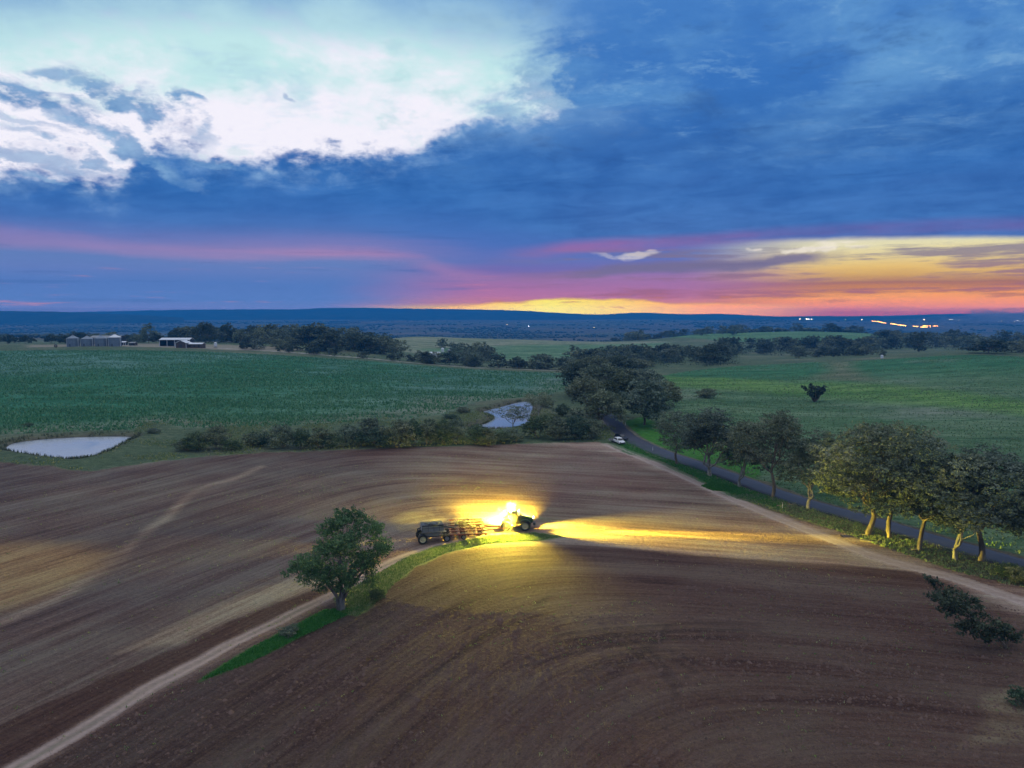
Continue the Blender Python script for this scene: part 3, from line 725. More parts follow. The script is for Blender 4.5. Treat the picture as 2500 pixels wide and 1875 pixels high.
# ------------------------------------------------------------------ trees
def bark_mat(name, c1, c2):
    m, g, b, o = material(name)
    pos = g.new('ShaderNodeTexCoord').outputs['Object']
    st = g.new('ShaderNodeMapping'); g.put(st.inputs['Vector'], pos); st.inputs['Scale'].default_value = (1, 1, .25)
    n = g.noise(st.outputs[0], 2.2, 6, .65)
    g.put(b.inputs['Base Color'], g.mix(g.smooth(n, .38, .64), c1, c2)); b.inputs['Roughness'].default_value = .85
    bn = g.new('ShaderNodeBump'); bn.inputs['Strength'].default_value = .6; bn.inputs['Distance'].default_value = .04
    g.put(bn.inputs['Height'], n); g.l.new(bn.outputs[0], b.inputs['Normal'])
    return m
def leaf_mat(name, c1, c2, c3):
    m, g, b, o = material(name)
    t = E(g, g.new('ShaderNodeAttribute', attribute_name='leaf').outputs['Fac'])
    r = E(g, g.new('ShaderNodeObjectInfo').outputs['Random'])
    c = g.ramp(t, [(0, c1), (.5, c2), (1, c3)], srgb=False)
    c = g.mix(1.0, c, g.ramp(r, [(0, (.72, .80, .90)), (.35, (1.05, 1.0, .85)), (.7, (.85, .95, 1.0)), (1, (1.2, 1.12, .86))], srgb=False), 'MULTIPLY')
    g.put(b.inputs['Base Color'], c); b.inputs['Roughness'].default_value = .6; b.inputs['Specular IOR Level'].default_value = .3
    tr = g.new('ShaderNodeBsdfTranslucent'); g.put(tr.inputs[0], c)
    mx = g.new('ShaderNodeMixShader'); mx.inputs[0].default_value = .28
    g.l.new(b.outputs[0], mx.inputs[1]); g.l.new(tr.outputs[0], mx.inputs[2]); g.l.new(mx.outputs[0], o.inputs['Surface'])
    return m
M_PALEBARK = bark_mat('pale_gum_bark', (.20, .18, .145), (.40, .37, .31))
M_BARK = bark_mat('brown_bark', (.11, .085, .06), (.24, .19, .14))
M_GUM = leaf_mat('gum_leaves', (.066, .094, .056), (.155, .19, .12), (.29, .32, .225))
M_BUSHLEAF = leaf_mat('shrub_leaves', (.034, .072, .036), (.075, .125, .065), (.15, .19, .11))
M_DARKLEAF = leaf_mat('dark_leaves', (.028, .048, .032), (.062, .088, .056), (.11, .14, .09))

def tube(V, F, p, r, sides=6):
    """append a tapered tube through points p with radii r"""
    p = np.asarray(p, float); n = len(p); b0 = len(V)
    up = np.array([.13, .21, 1.])
    for i in range(n):
        t = p[min(i + 1, n - 1)] - p[max(i - 1, 0)]; t = t / (np.linalg.norm(t) + 1e-9)
        a = np.cross(t, up if abs(t[2]) < .95 else np.array([1., 0, 0])); a /= np.linalg.norm(a); b = np.cross(t, a)
        for k in range(sides):
            an = 2 * math.pi * k / sides
            V.append(p[i] + (a * math.cos(an) + b * math.sin(an)) * r[i])
    for i in range(n - 1):
        for k in range(sides):
            k2 = (k + 1) % sides
            F.append((b0 + i * sides + k, b0 + i * sides + k2, b0 + (i + 1) * sides + k2, b0 + (i + 1) * sides + k))
def bend(a, b, rs, sag=.12, n=4):
    a, b = np.asarray(a, float), np.asarray(b, float); L_ = np.linalg.norm(b - a)
    o1, o2 = rs.normal(0, sag * L_ * .5, 3), rs.normal(0, sag * L_ * .5, 3)
    t = np.linspace(0, 1, n + 1)[:, None]
    return a * (1 - t) + b * t + o1 * np.sin(t * math.pi) + o2 * np.sin(t * 2 * math.pi) * .5
def leaves(cl, total, size, rs, droop=.5, shell=.55):
    """leaf sprays in clumps; cl rows = x,y,z,rx,ry,rz. Returns verts, quads, tone"""
    cl = np.asarray(cl, float); vol = (cl[:, 3] * cl[:, 4] * cl[:, 5]) ** .72; cnt = np.maximum(4, (vol / vol.sum() * total)).astype(int)
    P_, T_ = [], []
    for c, n in zip(cl, cnt):
        d = rs.normal(size=(n, 3)); d /= np.linalg.norm(d, axis=1)[:, None]
        rad = shell + (1 - shell) * rs.random(n) ** .6
        rad *= 1 + .22 * np.sin(d[:, 0] * 5 + c[0]) * np.sin(d[:, 1] * 5 + c[1]) + .14 * np.sin(d[:, 2] * 9 + c[2])
        # sub-tufts: pull points together so the clump looks tufted and leaves gaps
        k = max(3, n // 26); tuft = d[rs.integers(0, n, k)]
        near_ = np.argmax(d @ tuft.T, 1)
        d = d * .55 + tuft[near_] * .45; d /= np.linalg.norm(d, axis=1)[:, None]
        P_.append(c[:3] + d * rad[:, None] * c[3:6])
        base = rs.random(k); cb = rs.normal(0, .16)
        T_.append(np.clip(cb + base[near_] * .55 + rs.random(n) * .45, 0, 1))
    P_ = np.concatenate(P_); T_ = np.concatenate(T_); n = len(P_)
    a = rs.normal(size=(n, 3)); a[:, 2] -= droop; a /= np.linalg.norm(a, axis=1)[:, None]
    b = np.cross(a, rs.normal(size=(n, 3))); b /= np.linalg.norm(b, axis=1)[:, None]
    s1 = size * rs.uniform(.6, 1.35, n)[:, None]; s2 = s1 * rs.uniform(.36, .62, n)[:, None]
    co = np.stack([P_ - a * s1 * .5, P_ + b * s2 * .5, P_ + a * s1 * .5, P_ - b * s2 * .5], 1).reshape(-1, 3)
    return co, np.arange(n * 4).reshape(n, 4), np.repeat(T_, 4)
def crown_mesh(name, cl, total, size, seed, **k):
    rs = np.random.default_rng(seed)
    co, fa, t = leaves(cl, total, size, rs, **k)
    me = mesh_np(name, co, fa)
    a = me.attributes.new('leaf', 'FLOAT', 'POINT'); a.data.foreach_set('value', t.astype(np.float32))
    return me
def grow(seed, h, w, low=-.78, fork=.28, stems=3, lean=0.0, clumps=34, leaf=.42, count=5200, crown_lo=.38, flat=.85, r0=None, sides=7, multi=False, top_w=1.0):
    """a gum of height h, crown width w: trunk, limbs and leaf clumps at the limb ends"""
    rs = np.random.default_rng(seed)
    V, F = [], []
    r0 = r0 or h * .0155
    fk = np.array([lean * h * fork, rs.normal(0, .02) * h, fork * h])
    if not multi:
        p = bend((0, 0, -.4), fk, rs, .08, 4); tube(V, F, p, np.linspace(r0 * 1.25, r0 * .85, 5), sides)
    cl = []
    cz, ch = h * (crown_lo + (1 - crown_lo) * .5), h * (1 - crown_lo) * .5
    cx = lean * h * .55
    # clump centres spread over an uneven dome
    while len(cl) < clumps:
        d = rs.normal(size=3); d /= np.linalg.norm(d)
        if d[2] < low: continue
        if low < -.9 and d[2] < -.35 and math.hypot(d[0], d[1]) < .75: continue
        k = rs.uniform(.45, 1.0) ** .6
        ww = w * .5 * (1 + .25 * math.sin(3 * math.atan2(d[1], d[0]) + seed) + .22 * math.sin(4.5 * d[2] + seed * 1.7)) * (1.0 if d[2] > 0 else 1.05)
        c = np.array([cx + d[0] * ww * k * .84, d[1] * ww * k * .84, cz + d[2] * ch * k * .84 * flat])
        s = rs.uniform(.12, .215) * w * (30. / max(clumps, 30)) ** .2
        cl.append((*c, s * rs.uniform(.9, 1.35), s * rs.uniform(.9, 1.35), s * rs.uniform(.55, .85)))
    cl = np.array(cl)
    # limbs: group clumps round the stems
    an = np.arctan2(cl[:, 1], cl[:, 0] - cx) + rs.normal(0, .25, len(cl))
    gid = ((an + math.pi + rs.random() * 6) / (2 * math.pi) * stems).astype(int) % stems
    for s in range(stems):
        sel = np.where(gid == s)[0]
        if len(sel) == 0: continue
        m = cl[sel, :3].mean(0)
        st = np.array([rs.normal(0, .35), rs.normal(0, .35), -.4]) if multi else fk
        mid = st + (m - st) * .62; mid[2] = st[2] + (m[2] - st[2]) * .58
        rb = r0 * (.62 if not multi else .55)
        p = bend(st, mid, rs, .14, 4); tube(V, F, p, np.linspace(rb * 1.1, rb * .6, 5), sides - 1)
        for i in sel:
            st2 = p[rs.integers(2, 5)]
            q_ = bend(st2, cl[i, :3] + [0, 0, -.2 * cl[i, 5]], rs, .16, 3); tube(V, F, q_, np.linspace(rb * .42, rb * .10, 4), 4)
    tm = mesh_np('trunk', V, F, True)
    return tm, cl, crown_mesh('crown', cl, count, leaf, seed + 1)
def proto(seed, mats, **k):
    t, cl, c = grow(seed, **k); t.materials.append(mats[0]); c.materials.append(mats[1]); return t, c, k['h'], k['w']
def dome_bush(seed, h, w, count, leaf, mats, stems=5, clumps=16, lo=.05):
    return proto(seed, mats, h=h, w=w, fork=.05, stems=stems, clumps=clumps, leaf=leaf, count=count, crown_lo=lo, flat=.95, r0=h * .02, multi=True, sides=5)

NEAR = [proto(101 + i, (M_PALEBARK if i % 2 else M_BARK, M_GUM), h=18., w=(13., 10.5, 12.5, 8.5, 14.)[i], fork=(.26, .12, .24, .10, .30)[i], stems=(3, 4, 4, 3, 4)[i], clumps=(34, 30, 38, 26, 36)[i], leaf=.34, count=19000, crown_lo=(.13, .17, .12, .15, .13)[i], lean=(-1) ** i * .06, flat=1.02, low=-1.0) for i in range(5)]
MID = [proto(201 + i, (M_BARK, M_GUM if i != 2 else M_DARKLEAF), h=16., w=14., fork=.2, stems=4, clumps=60, leaf=.74, count=6000, crown_lo=.0, lean=(i - 1.5) * .03) for i in range(4)]
SPARSE = proto(251, (M_PALEBARK, M_GUM), h=14., w=14., fork=.18, stems=5, clumps=30, leaf=.55, count=3000, crown_lo=.30)
SHRUB = [dome_bush(301 + i, 7., 6.5 + i * .5, 5200, .40, (M_BARK, M_BUSHLEAF if i % 2 else M_GUM), clumps=40, lo=-.08) for i in range(4)]
FAR = [proto(401 + i, (M_BARK, M_DARKLEAF if i % 2 else M_GUM), h=13., w=11.5, fork=.12, stems=3, clumps=30, leaf=1.05, count=1500, crown_lo=-.12, flat=1.0, sides=5) for i in range(5)]
FARSHRUB = [dome_bush(451 + i, 5., 6., 420, .9, (M_BARK, M_DARKLEAF), stems=3, clumps=10) for i in range(3)]

def tree(pr, name, x, y, h, w, label, group, rot=None, cat='tree', zoff=0.0):
    t, c, ph, pw = pr
    e = bpy.data.objects.new(name, None); COL.objects.link(e); e.empty_display_size = .5
    e.location = (x, y, float(ground_z(np.array([x]), np.array([y]))[0]) + zoff)
    e.rotation_euler = (0, 0, random.uniform(0, 6.28) if rot is None else rot)
    e.scale = (w / pw, w / pw, h / ph)
    e['label'] = label; e['category'] = cat
    if group: e['group'] = group
    for nm, me in (('trunk', t), ('crown', c)):
        o = bpy.data.objects.new(nm, me); COL.objects.link(o); o.parent = e
    return e
def place(pr, name, u, vb, vt, wpx, label, group, rot=None, cat='tree', y=None):
    """tree whose foot is seen at (u, vb) and top at vt"""
    x, y = cast(u, vb) if y is None else at_depth(u, y)
    h = (vb - vt) / VF * y * 1.0
    return tree(pr, name, x, y, max(h, .8), wpx / VF * y, label, group, rot, cat)
ORD = ['leftmost', 'second', 'third', 'fourth', 'fifth', 'sixth', 'seventh', 'eighth', 'ninth', 'tenth', 'eleventh', 'twelfth', 'thirteenth', 'fourteenth', 'fifteenth', 'sixteenth', 'seventeenth', 'eighteenth', 'nineteenth', 'twentieth',
       'twenty-first', 'twenty-second', 'twenty-third', 'twenty-fourth', 'twenty-fifth', 'twenty-sixth', 'twenty-seventh', 'twenty-eighth', 'twenty-ninth', 'thirtieth']
def nth(i): return ORD[i] + ('' if i == 0 else ' from left')

# the row of gums between the ploughed field and the road
G1 = 'roadside gums along the ploughed field'
for i, (pr, u, vb, vt, w, nm, lab, rot) in enumerate((
    (NEAR[2], 1462, 1003, 890, 84, 'gum_tree', 'round bluish gum with a thick dark trunk at the far end of the roadside row', .4),
    (NEAR[1], 1535, 1030, 884, 112, 'gum_tree', 'gum with pale forked leaning trunks, second from the far end of the roadside row', 1.1),
    (NEAR[3], 1597, 1053, 908, 72, 'gum_tree', 'slim bluish-green gum with thin upright stems between two broad roadside gums', 2.0),
    (NEAR[0], 1668, 1076, 882, 112, 'gum_tree', 'dark gum with bare branches showing low down, beside the white-trunked gum', 2.6),
    (NEAR[1], 1745, 1100, 934, 100, 'gum_tree', 'small light green gum with a short white trunk in the roadside row', 3.3),
    (NEAR[2], 1875, 1156, 906, 172, 'gum_tree', 'big spreading gum whose trunk is lit gold by the headlights, farthest of the lit trunks', 4.0),
    (NEAR[4], 1925, 1166, 900, 168, 'gum_tree', 'tall gum with a leaning gold-lit trunk, middle one of the three lit trunks', .9),
    (NEAR[2], 1985, 1190, 928, 140, 'gum_tree', 'dark gum with a half-lit brown trunk, nearest of the three lit trunks', 5.1),
    (NEAR[3], 2063, 1210, 962, 100, 'gum_tree', 'thin gum with a leaning chalk-white trunk near the right edge', 1.6),
    (NEAR[0], 2118, 1216, 956, 190, 'gum_tree', 'broad dark gum with several trunks at the right end of the row', 3.9),
    (NEAR[1], 2236, 1240, 985, 170, 'gum_tree', 'gum cut off by the right edge of the picture', 2.2))):
    place(pr, nm, u, vb, vt - 12, w * 1.42, lab, G1, rot)
# trees over the creek and the vanishing road
G2 = 'big gums where the road meets the creek'
for i, (u, vb, vt, w, lab) in enumerate((
    (1392, 918, 806, 108, 'largest dark round gum right of where the road vanishes'), (1302, 928, 838, 92, 'pale spreading gum with many fine stems left of the road end'),
    (1340, 905, 800, 90, 'gum directly behind the bend where the road vanishes'), (1268, 896, 803, 84, 'tall gum at the left side of the creek clump'), (1430, 880, 818, 60, 'small gum at the right shoulder of the creek clump'),
    (1300, 866, 782, 90, 'gum in the middle of the creek clump'), (1250, 858, 778, 70, 'gum at the far left of the creek clump'), (1345, 858, 786, 80, 'gum behind the largest dark gum of the clump'), (1395, 850, 792, 76, 'gum at the far right of the creek clump'),
    (1283, 832, 766, 70, 'far gum at the back left of the creek clump'), (1335, 826, 766, 66, 'far gum at the back of the creek clump'), (1370, 812, 770, 60, 'small gum at the back right of the creek clump'), (1240, 822, 772, 52, 'last gum of the clump beside the crop field'), (1300, 806, 762, 60, 'farthest gum of the creek clump'))):
    place(MID[i % 4], 'gum_tree', u, vb, vt - 5, w * 1.22, lab, G2)
place(SPARSE, 'gum_tree', 1108, 922, 866, 76, 'sparse gum standing in front of the farther pond', None, .5)
place(SPARSE, 'gum_tree', 1164, 908, 848, 64, 'bushy gum on the right bank of the farther pond', None, 2.2)
# scrub along the creek
G3 = 'creek shrubs along the top of the ploughed field'
for i, (u, vb, vt, w) in enumerate(((405, 975, 948, 40), (428, 976, 934, 52), (472, 973, 920, 48), (503, 976, 950, 34), (545, 966, 934, 42), (572, 966, 938, 38), (612, 969, 917, 62), (652, 973, 926, 38), (692, 971, 924, 46), (716, 971, 940, 36),
                                    (750, 966, 918, 46), (776, 966, 930, 42), (803, 962, 899, 46), (818, 969, 928, 66), (861, 969, 907, 58), (892, 966, 905, 46), (925, 963, 904, 50), (956, 963, 906, 42), (986, 961, 904, 46), (1032, 963, 915, 52),
                                    (1056, 966, 926, 34), (1086, 959, 935, 40), (1112, 956, 930, 40), (1160, 948, 896, 54), (1205, 952, 904, 46), (1244, 951, 900, 54), (1278, 950, 908, 44))):
    place(SHRUB[(i * 7) % 4], 'creek_shrub', u, vb - 3, vt - 6, w * 1.25, f'{nth(i)} grey-green shrub in the creek scrub above the ploughed field', G3, cat='shrub')
for i, (u, vb, vt, w) in enumerate(((1000, 892, 878, 30), (975, 905, 893, 34), (1180, 885, 862, 40), (1215, 900, 870, 36), (1200, 920, 897, 34), (1232, 925, 898, 34), (880, 925, 912, 30), (60, 922, 912, 24), (332, 938, 926, 26))):
    place(SHRUB[i % 4], 'bush', u, vb, vt, w, ('low bush above the far pond bank', 'low bush on the dry bank left of the far pond', 'bush behind the far pond', 'bush right of the far pond below the clump', 'bush on the pale grass right of the far pond', 'bush beside the road end clump', 'bush on the dry edge of the crop', 'small bush above the near pond', 'low bush at the right corner of the near pond')[i], 'bushes near the ponds', cat='shrub')
# right-hand pasture
place(SHRUB[0], 'bush', 1530, 859, 836, 44, 'round dark bush alone in the right pasture', None, cat='shrub')
rs_ = np.random.default_rng(77)
kk_ = rs_.uniform(.03, 1, 46) ** .7; an_ = rs_.uniform(0, 6.28, 46); q_ = rs_.uniform(0, 1, 46) ** .5
vase = np.stack([np.cos(an_) * q_ * (.2 + 3.0 * kk_), np.sin(an_) * q_ * (.2 + 2.2 * kk_), .5 + 4.3 * kk_ + rs_.normal(0, .15, 46), .35 + .35 * kk_, .35 + .35 * kk_, .3 + .35 * kk_], -1)
V_, F_ = [], []
for c in vase[::2]: tube(V_, F_, bend((0, 0, -.3), c[:3], rs_, .06, 3), [.16, .12, .08, .03], 5)
tm = mesh_np('trunk', V_, F_, True); tm.materials.append(M_BARK)
cm = crown_mesh('crown', vase, 3400, .42, 78); cm.materials.append(M_DARKLEAF)
place((tm, cm, 5.4, 7.4), 'vase_shaped_tree', 1760, 868, 830, 64, 'dark vase-shaped tree alone on the bright green pasture', None, rot=0.2)

# the lone tree on the grass strip
lone = []
for u, v, ru, rv in ((668, 1232, 30, 22), (650, 1210, 22, 16), (690, 1190, 28, 22), (680, 1222, 30, 20), (712, 1150, 26, 22), (735, 1130, 28, 20), (765, 1118, 26, 16), (790, 1142, 28, 22), (815, 1160, 26, 22), (838, 1172, 20, 18),
                     (760, 1160, 34, 26), (725, 1180, 30, 24), (760, 1200, 32, 24), (800, 1198, 30, 24), (828, 1195, 22, 20), (700, 1252, 26, 18), (722, 1230, 30, 22), (745, 1255, 24, 18), (790, 1228, 24, 18), (810, 1250, 20, 14), (722, 1280, 16, 12), (765, 1232, 20, 18), (640, 1226, 16, 12), (812, 1140, 18, 14), (745, 1112, 20, 10)):
    for k in range(2):
        lone.append(((u - 738) / VF * 87 + rng.normal(0, .3), rng.uniform(-1, 1) * 3.6 * (1 - abs(v - 1190) / 160), (1318 - v) / VF * 87 * 1.04 + rng.normal(0, .25), ru / VF * 87 * .95, ru / VF * 87 * 1.0, rv / VF * 87 * .8))
lone = np.array(lone)
V_, F_ = [], []; rs_ = np.random.default_rng(5)
for sx, q in ((-.28, [(-.3, 0, -.4), (-.35, 0, .9), (-.7, .1, 2.0), (-2.4, .4, 4.0), (-3.4, .5, 5.6)]), (.1, [(-.05, .1, -.4), (-.1, .1, 1.2), (.1, 0, 2.6), (-.1, .2, 5.0), (.2, .1, 8.6)]), (.3, [(.2, 0, -.4), (.35, 0, 1.3), (1.1, -.1, 2.9), (2.7, .2, 4.8), (3.9, .2, 6.6)]), (0, [(0, -.2, -.3), (.1, -.3, 1.6), (.9, -.6, 3.6), (1.7, -.9, 6.6)])):
    q = np.array(q); tube(V_, F_, smooth_line(q, 3), np.linspace(.31, .08, (len(q) - 1) * 3 + 1), 8)
    for i in np.argsort(np.linalg.norm(lone[:, :3] - q[-2], axis=1))[:13]: tube(V_, F_, bend(q[-2] * .7 + q[-1] * .3, lone[i, :3], rs_, .14, 3), [.09, .06, .04, .02], 5)
tm = mesh_np('trunk', V_, F_, True); tm.materials.append(bark_mat('grey_bark', (.09, .08, .07), (.22, .20, .18)))
cm = crown_mesh('crown', lone, 30000, .25, 66, droop=.7, shell=.25); cm.materials.append(leaf_mat('lone_leaves', (.048, .105, .040), (.095, .18, .068), (.19, .275, .115)))
x, y = cast(737, 1318)
tree((tm, cm, 1., 1.), 'lone_tree', x, y, 1., 1., 'single bushy gum on the green strip left of the tractor', None, rot=0.0)
# dark sapling close by at the right edge
sap = []
for u, v, r_ in ((2010, 1262, 22), (2030, 1290, 30), (2060, 1300, 34), (2085, 1320, 28), (2050, 1325, 26), (2110, 1345, 34), (2145, 1352, 30), (2090, 1362, 28), (2130, 1375, 28), (2175, 1372, 28), (2195, 1385, 18), (2110, 1310, 22), (2000, 1285, 16)):
    for k in range(2): sap.append(((u - 2150) / VF * 78 + rng.normal(0, .2), rng.normal(0, .8), (1405 - v) / VF * 78 + rng.normal(0, .15) , r_ / VF * 78 * .9, r_ / VF * 78 * .9, r_ / VF * 78 * .6))
sap = np.array(sap)
V_, F_ = [], []
q = np.array([(1.3, 0, -.4), (.8, .1, .6), (-.8, 0, 1.9), (-3.0, .2, 3.6), (-5.6, .2, 5.6)]); tube(V_, F_, smooth_line(q, 3), np.linspace(.16, .04, 13), 6)
q2 = np.array([(1.2, .1, -.4), (1.3, .1, .6), (1.5, .3, 1.5)]); tube(V_, F_, smooth_line(q2, 3), np.linspace(.12, .04, 7), 6)
sp = smooth_line(q, 3)
for c in sap: tube(V_, F_, bend(sp[np.argmin(np.linalg.norm(sp - c[:3], axis=1) + .3 * (sp[:, 2] > c[2]))], c[:3], rs_, .1, 3), [.05, .04, .03, .01], 4)
tm = mesh_np('trunk', V_, F_, True); tm.materials.append(M_BARK)
cm = crown_mesh('crown', sap, 3800, .40, 67, droop=.2, shell=.2); cm.materials.append(M_DARKLEAF)
x, y = cast(2150, 1400)
tree((tm, cm, 1., 1.), 'leaning_sapling', x, y, 1., 1., 'dark loose-leaved sapling leaning left across the near field at the right', None, rot=0.0)
place(SHRUB[1], 'bush', 2205, 1525, 1475, 60, 'dark green bush cut by the right edge on the dry patch', None, cat='shrub')
place(SHRUB[3], 'bush', 2178, 1246, 1215, 60, 'dark bush on the verge under the last roadside gum', None, cat='shrub')
place(SHRUB[2], 'bush', 2215, 1262, 1222, 60, 'dark bush on the verge at the right edge of the picture', None, cat='shrub')
place(SHRUB[2], 'saltbush', 622, 1372, 1350, 46, 'low grey bush beside the dirt track below the lone tree', None, cat='shrub')
place(SHRUB[0], 'saltbush', 742, 1312, 1300, 20, 'small dry bush at the foot of the lone tree', None, cat='shrub')
place(SHRUB[1], 'bush', 812, 1296, 1262, 40, 'leafy bush lit from behind right of the lone tree', None, cat='shrub')

# woods and rows farther off
def wood(name, n, us, ys, hs, label, group, protos=FAR, wk=(.95, 1.5), cat='tree', seed=1, number=False, zcurve=None):
    r_ = np.random.default_rng(seed); out = []
    uu = np.sort(r_.uniform(us[0], us[1], n)) if n > 1 else [us[0]]
    for i, u in enumerate(uu):
        y = r_.uniform(*ys) if zcurve is None else zcurve(u) + r_.uniform(*ys)
        h = r_.uniform(*hs); x, y = at_depth(u, y)
        lab = label.replace('{n}', nth(i)) if number else label
        out.append(tree(protos[r_.integers(0, len(protos))], name, x, y, h, h * r_.uniform(*wk), lab, group, cat=cat))
    return out
wood('gum_tree', 46, (352, 850), (628, 705), (13, 21), 'dark gum in the dense wood on the rise behind the farm sheds', 'wood behind the farm', seed=2)
wood('gum_tree', 16, (700, 862), (560, 640), (10, 16), '{n} dark gum on the right shoulder of the farm wood', 'right shoulder of the farm wood', seed=3, number=True)
wood('gum_tree', 14, (520, 720), (545, 590), (7, 11), '{n} small gum in the front row below the farm wood', 'front row of the farm wood', seed=4, number=True)
wood('bush', 20, (505, 930), (-3, 12), (4, 7), '{n} dark bush in the broken hedge along the top of the crop field', 'hedge along the crop field', FARSHRUB + FAR[:2], (.9, 1.3), 'shrub', 5, True, lambda u: np.interp(u, [505, 700, 930], [548, 528, 500]))
wood('gum_tree', 18, (905, 1225), (0, 22), (7, 12), '{n} tree in the avenue along the far edge of the crop field', 'avenue along the crop field', seed=6, number=True, zcurve=lambda u: np.interp(u, [905, 1225], [505, 478]))
wood('gum_tree', 7, (985, 1060), (560, 690), (12, 18), '{n} gum in the dark clump right of the two tanks on the slope', 'clump beside the tanks', seed=7, number=True)
place(FAR[0], 'gum_tree', 956, 752, 728, 24, 'single dark tree on the pale far slope above the tanks', None, y=800)
wood('gum_tree', 40, (1235, 1580), (500, 640), (11, 17), 'dark gum in the creek wood between crop field and far paddock', 'creek wood', seed=8)
wood('gum_tree', 36, (1560, 1880), (720, 860), (13, 19), 'dark gum in the wood above the right pasture', 'wood above the right pasture', seed=9)
wood('gum_tree', 14, (1700, 1880), (590, 680), (8, 12), '{n} gum in the loose row at the top of the right pasture', 'row at the top of the pasture', seed=10, number=True)
wood('gum_tree', 36, (1880, 2240), (820, 1050), (14, 22), 'dark gum in the long tree belt at the far right', 'far right tree belt', seed=11)
wood('gum_tree', 22, (1330, 1600), (1080, 1400), (11, 18), '{n} gum in the wood on the far side of the pale paddock', 'wood beyond the pale paddock', seed=12, number=True)
wood('gum_tree', 16, (1500, 1860), (1300, 1380), (12, 19), '{n} tree spaced along the skyline of the far green ridge', 'trees on the far ridge', seed=13, number=True)
place(FAR[2], 'gum_tree', 322, 748, 702, 36, 'tall narrow dark tree between silos and open shed', None, y=600)
place(FAR[1], 'gum_tree', 338, 746, 718, 30, 'lower tree right beside the tall narrow one in the yard', None, y=605)
wood('gum_tree', 6, (255, 312), (610, 660), (6, 9), '{n} small dark tree behind the yard right of the silos', 'trees behind the yard', seed=14, number=True)
place(FAR[3], 'gum_tree', 1985, 764, 716, 46, 'tall dark tree standing above the far right tree belt', None, y=690)
place(FAR[1], 'gum_tree', 2135, 774, 736, 86, 'wide dark tree on the crest at the right end of the pasture', None, y=500)
place(FAR[4], 'gum_tree', 2185, 768, 740, 60, 'tree beside the wide dark one at the right edge of the crest', None, y=520)
place(FAR[2], 'gum_tree', 1902, 768, 748, 24, 'small tree left of the white tank on the pasture crest', None, y=560)
wood('gum_tree', 9, (-20, 90), (640, 700), (6, 9), '{n} dark bush in the left corner behind the crop crest', 'bushes behind the left crest', FARSHRUB, (1., 1.4), 'shrub', seed=15, number=True)
wood('gum_tree', 6, (110, 180), (590, 640), (6, 9), '{n} dark bush in the clump just left of the silos', 'bushes left of the silos', FARSHRUB, (1., 1.4), 'shrub', seed=16, number=True)
wood('gum_tree', 8, (130, 260), (680, 740), (9, 13), '{n} dark tree in the line behind the grain silos', 'trees behind the silos', seed=17, number=True)
for u, y, h, lab in ((10, 1000, 11, 'dark clump tree far left beyond the crest'), (66, 1150, 9, 'tiny lone tree on the brown far paddock'), (126, 900, 10, 'round tree on the brown paddock left of the silos'), (0, 920, 11, 'tree at the left edge beyond the crest')):
    x, y = at_depth(u, y); tree(FAR[int(u) % 5], 'gum_tree', x, y, h, h, lab, None)

# scattered timber on the plain: too many to count, one object
def plain_timber():
    r_ = np.random.default_rng(99); P_ = []
    n = 60000
    az_ = np.radians(r_.uniform(-44, 44, n)); r = np.exp(r_.uniform(math.log(1450), math.log(6200), n)); x, y = r * np.sin(az_), r * np.cos(az_)
    dens = fbm(x / 420., y / 900., 61, 4) + .35 * fbm(x / 90., y / 260., 62, 3)
    belts = np.abs(fbm(x / 2600., y / 700., 63, 2)) < .06
    k = (r_.random(n) < sstep(dens, .10, .45) * .85 + .012 + .55 * belts) & (r_.random(n) < .62)
    x, y = x[k], y[k]; z = ground_z(x, y); m = len(x)
    h = r_.uniform(4, 9, m); w = h * r_.uniform(.6, 1.2, m) * np.clip(np.hypot(x, y) / 2600, 1, 1.8)
    # each crown: a ragged double ring with a cap
    a = np.linspace(0, 2 * math.pi, 6)[:-1]
    ring = np.stack([np.cos(a), np.sin(a)], -1)
    def rg(zf, rf): return np.concatenate([x[:, None, None] + ring[None, :, :1] * (w * rf)[:, None, None] * r_.uniform(.7, 1.25, (m, 5, 1)), y[:, None, None] + ring[None, :, 1:] * (w * rf)[:, None, None] * r_.uniform(.7, 1.25, (m, 5, 1)), (z + h * zf)[:, None, None] + r_.normal(0, .08, (m, 5, 1)) * h[:, None, None]], -1)
    V_ = np.concatenate([rg(0., .55), rg(.45, 1.), rg(.82, .7), np.stack([x, y, z + h], -1)[:, None]], 1)
    F = []
    for b in (0, 5):
        for i in range(5): j = (i + 1) % 5; F += [(b + i, b + j, b + 5 + j), (b + i, b + 5 + j, b + 5 + i)]
    for i in range(5): F.append((10 + i, 10 + (i + 1) % 5, 15))
    F = (np.arange(m)[:, None, None] * 16 + np.array(F)[None]).reshape(-1, 3)
    me = mesh_np('plain_timber', V_.reshape(-1, 3), F)
    a_ = me.attributes.new('leaf', 'FLOAT', 'POINT'); a_.data.foreach_set('value', np.repeat(r_.random(m), 16).astype(np.float32))
    link('plain_timber', me, M_DARKLEAF, kind='stuff')
plain_timber()

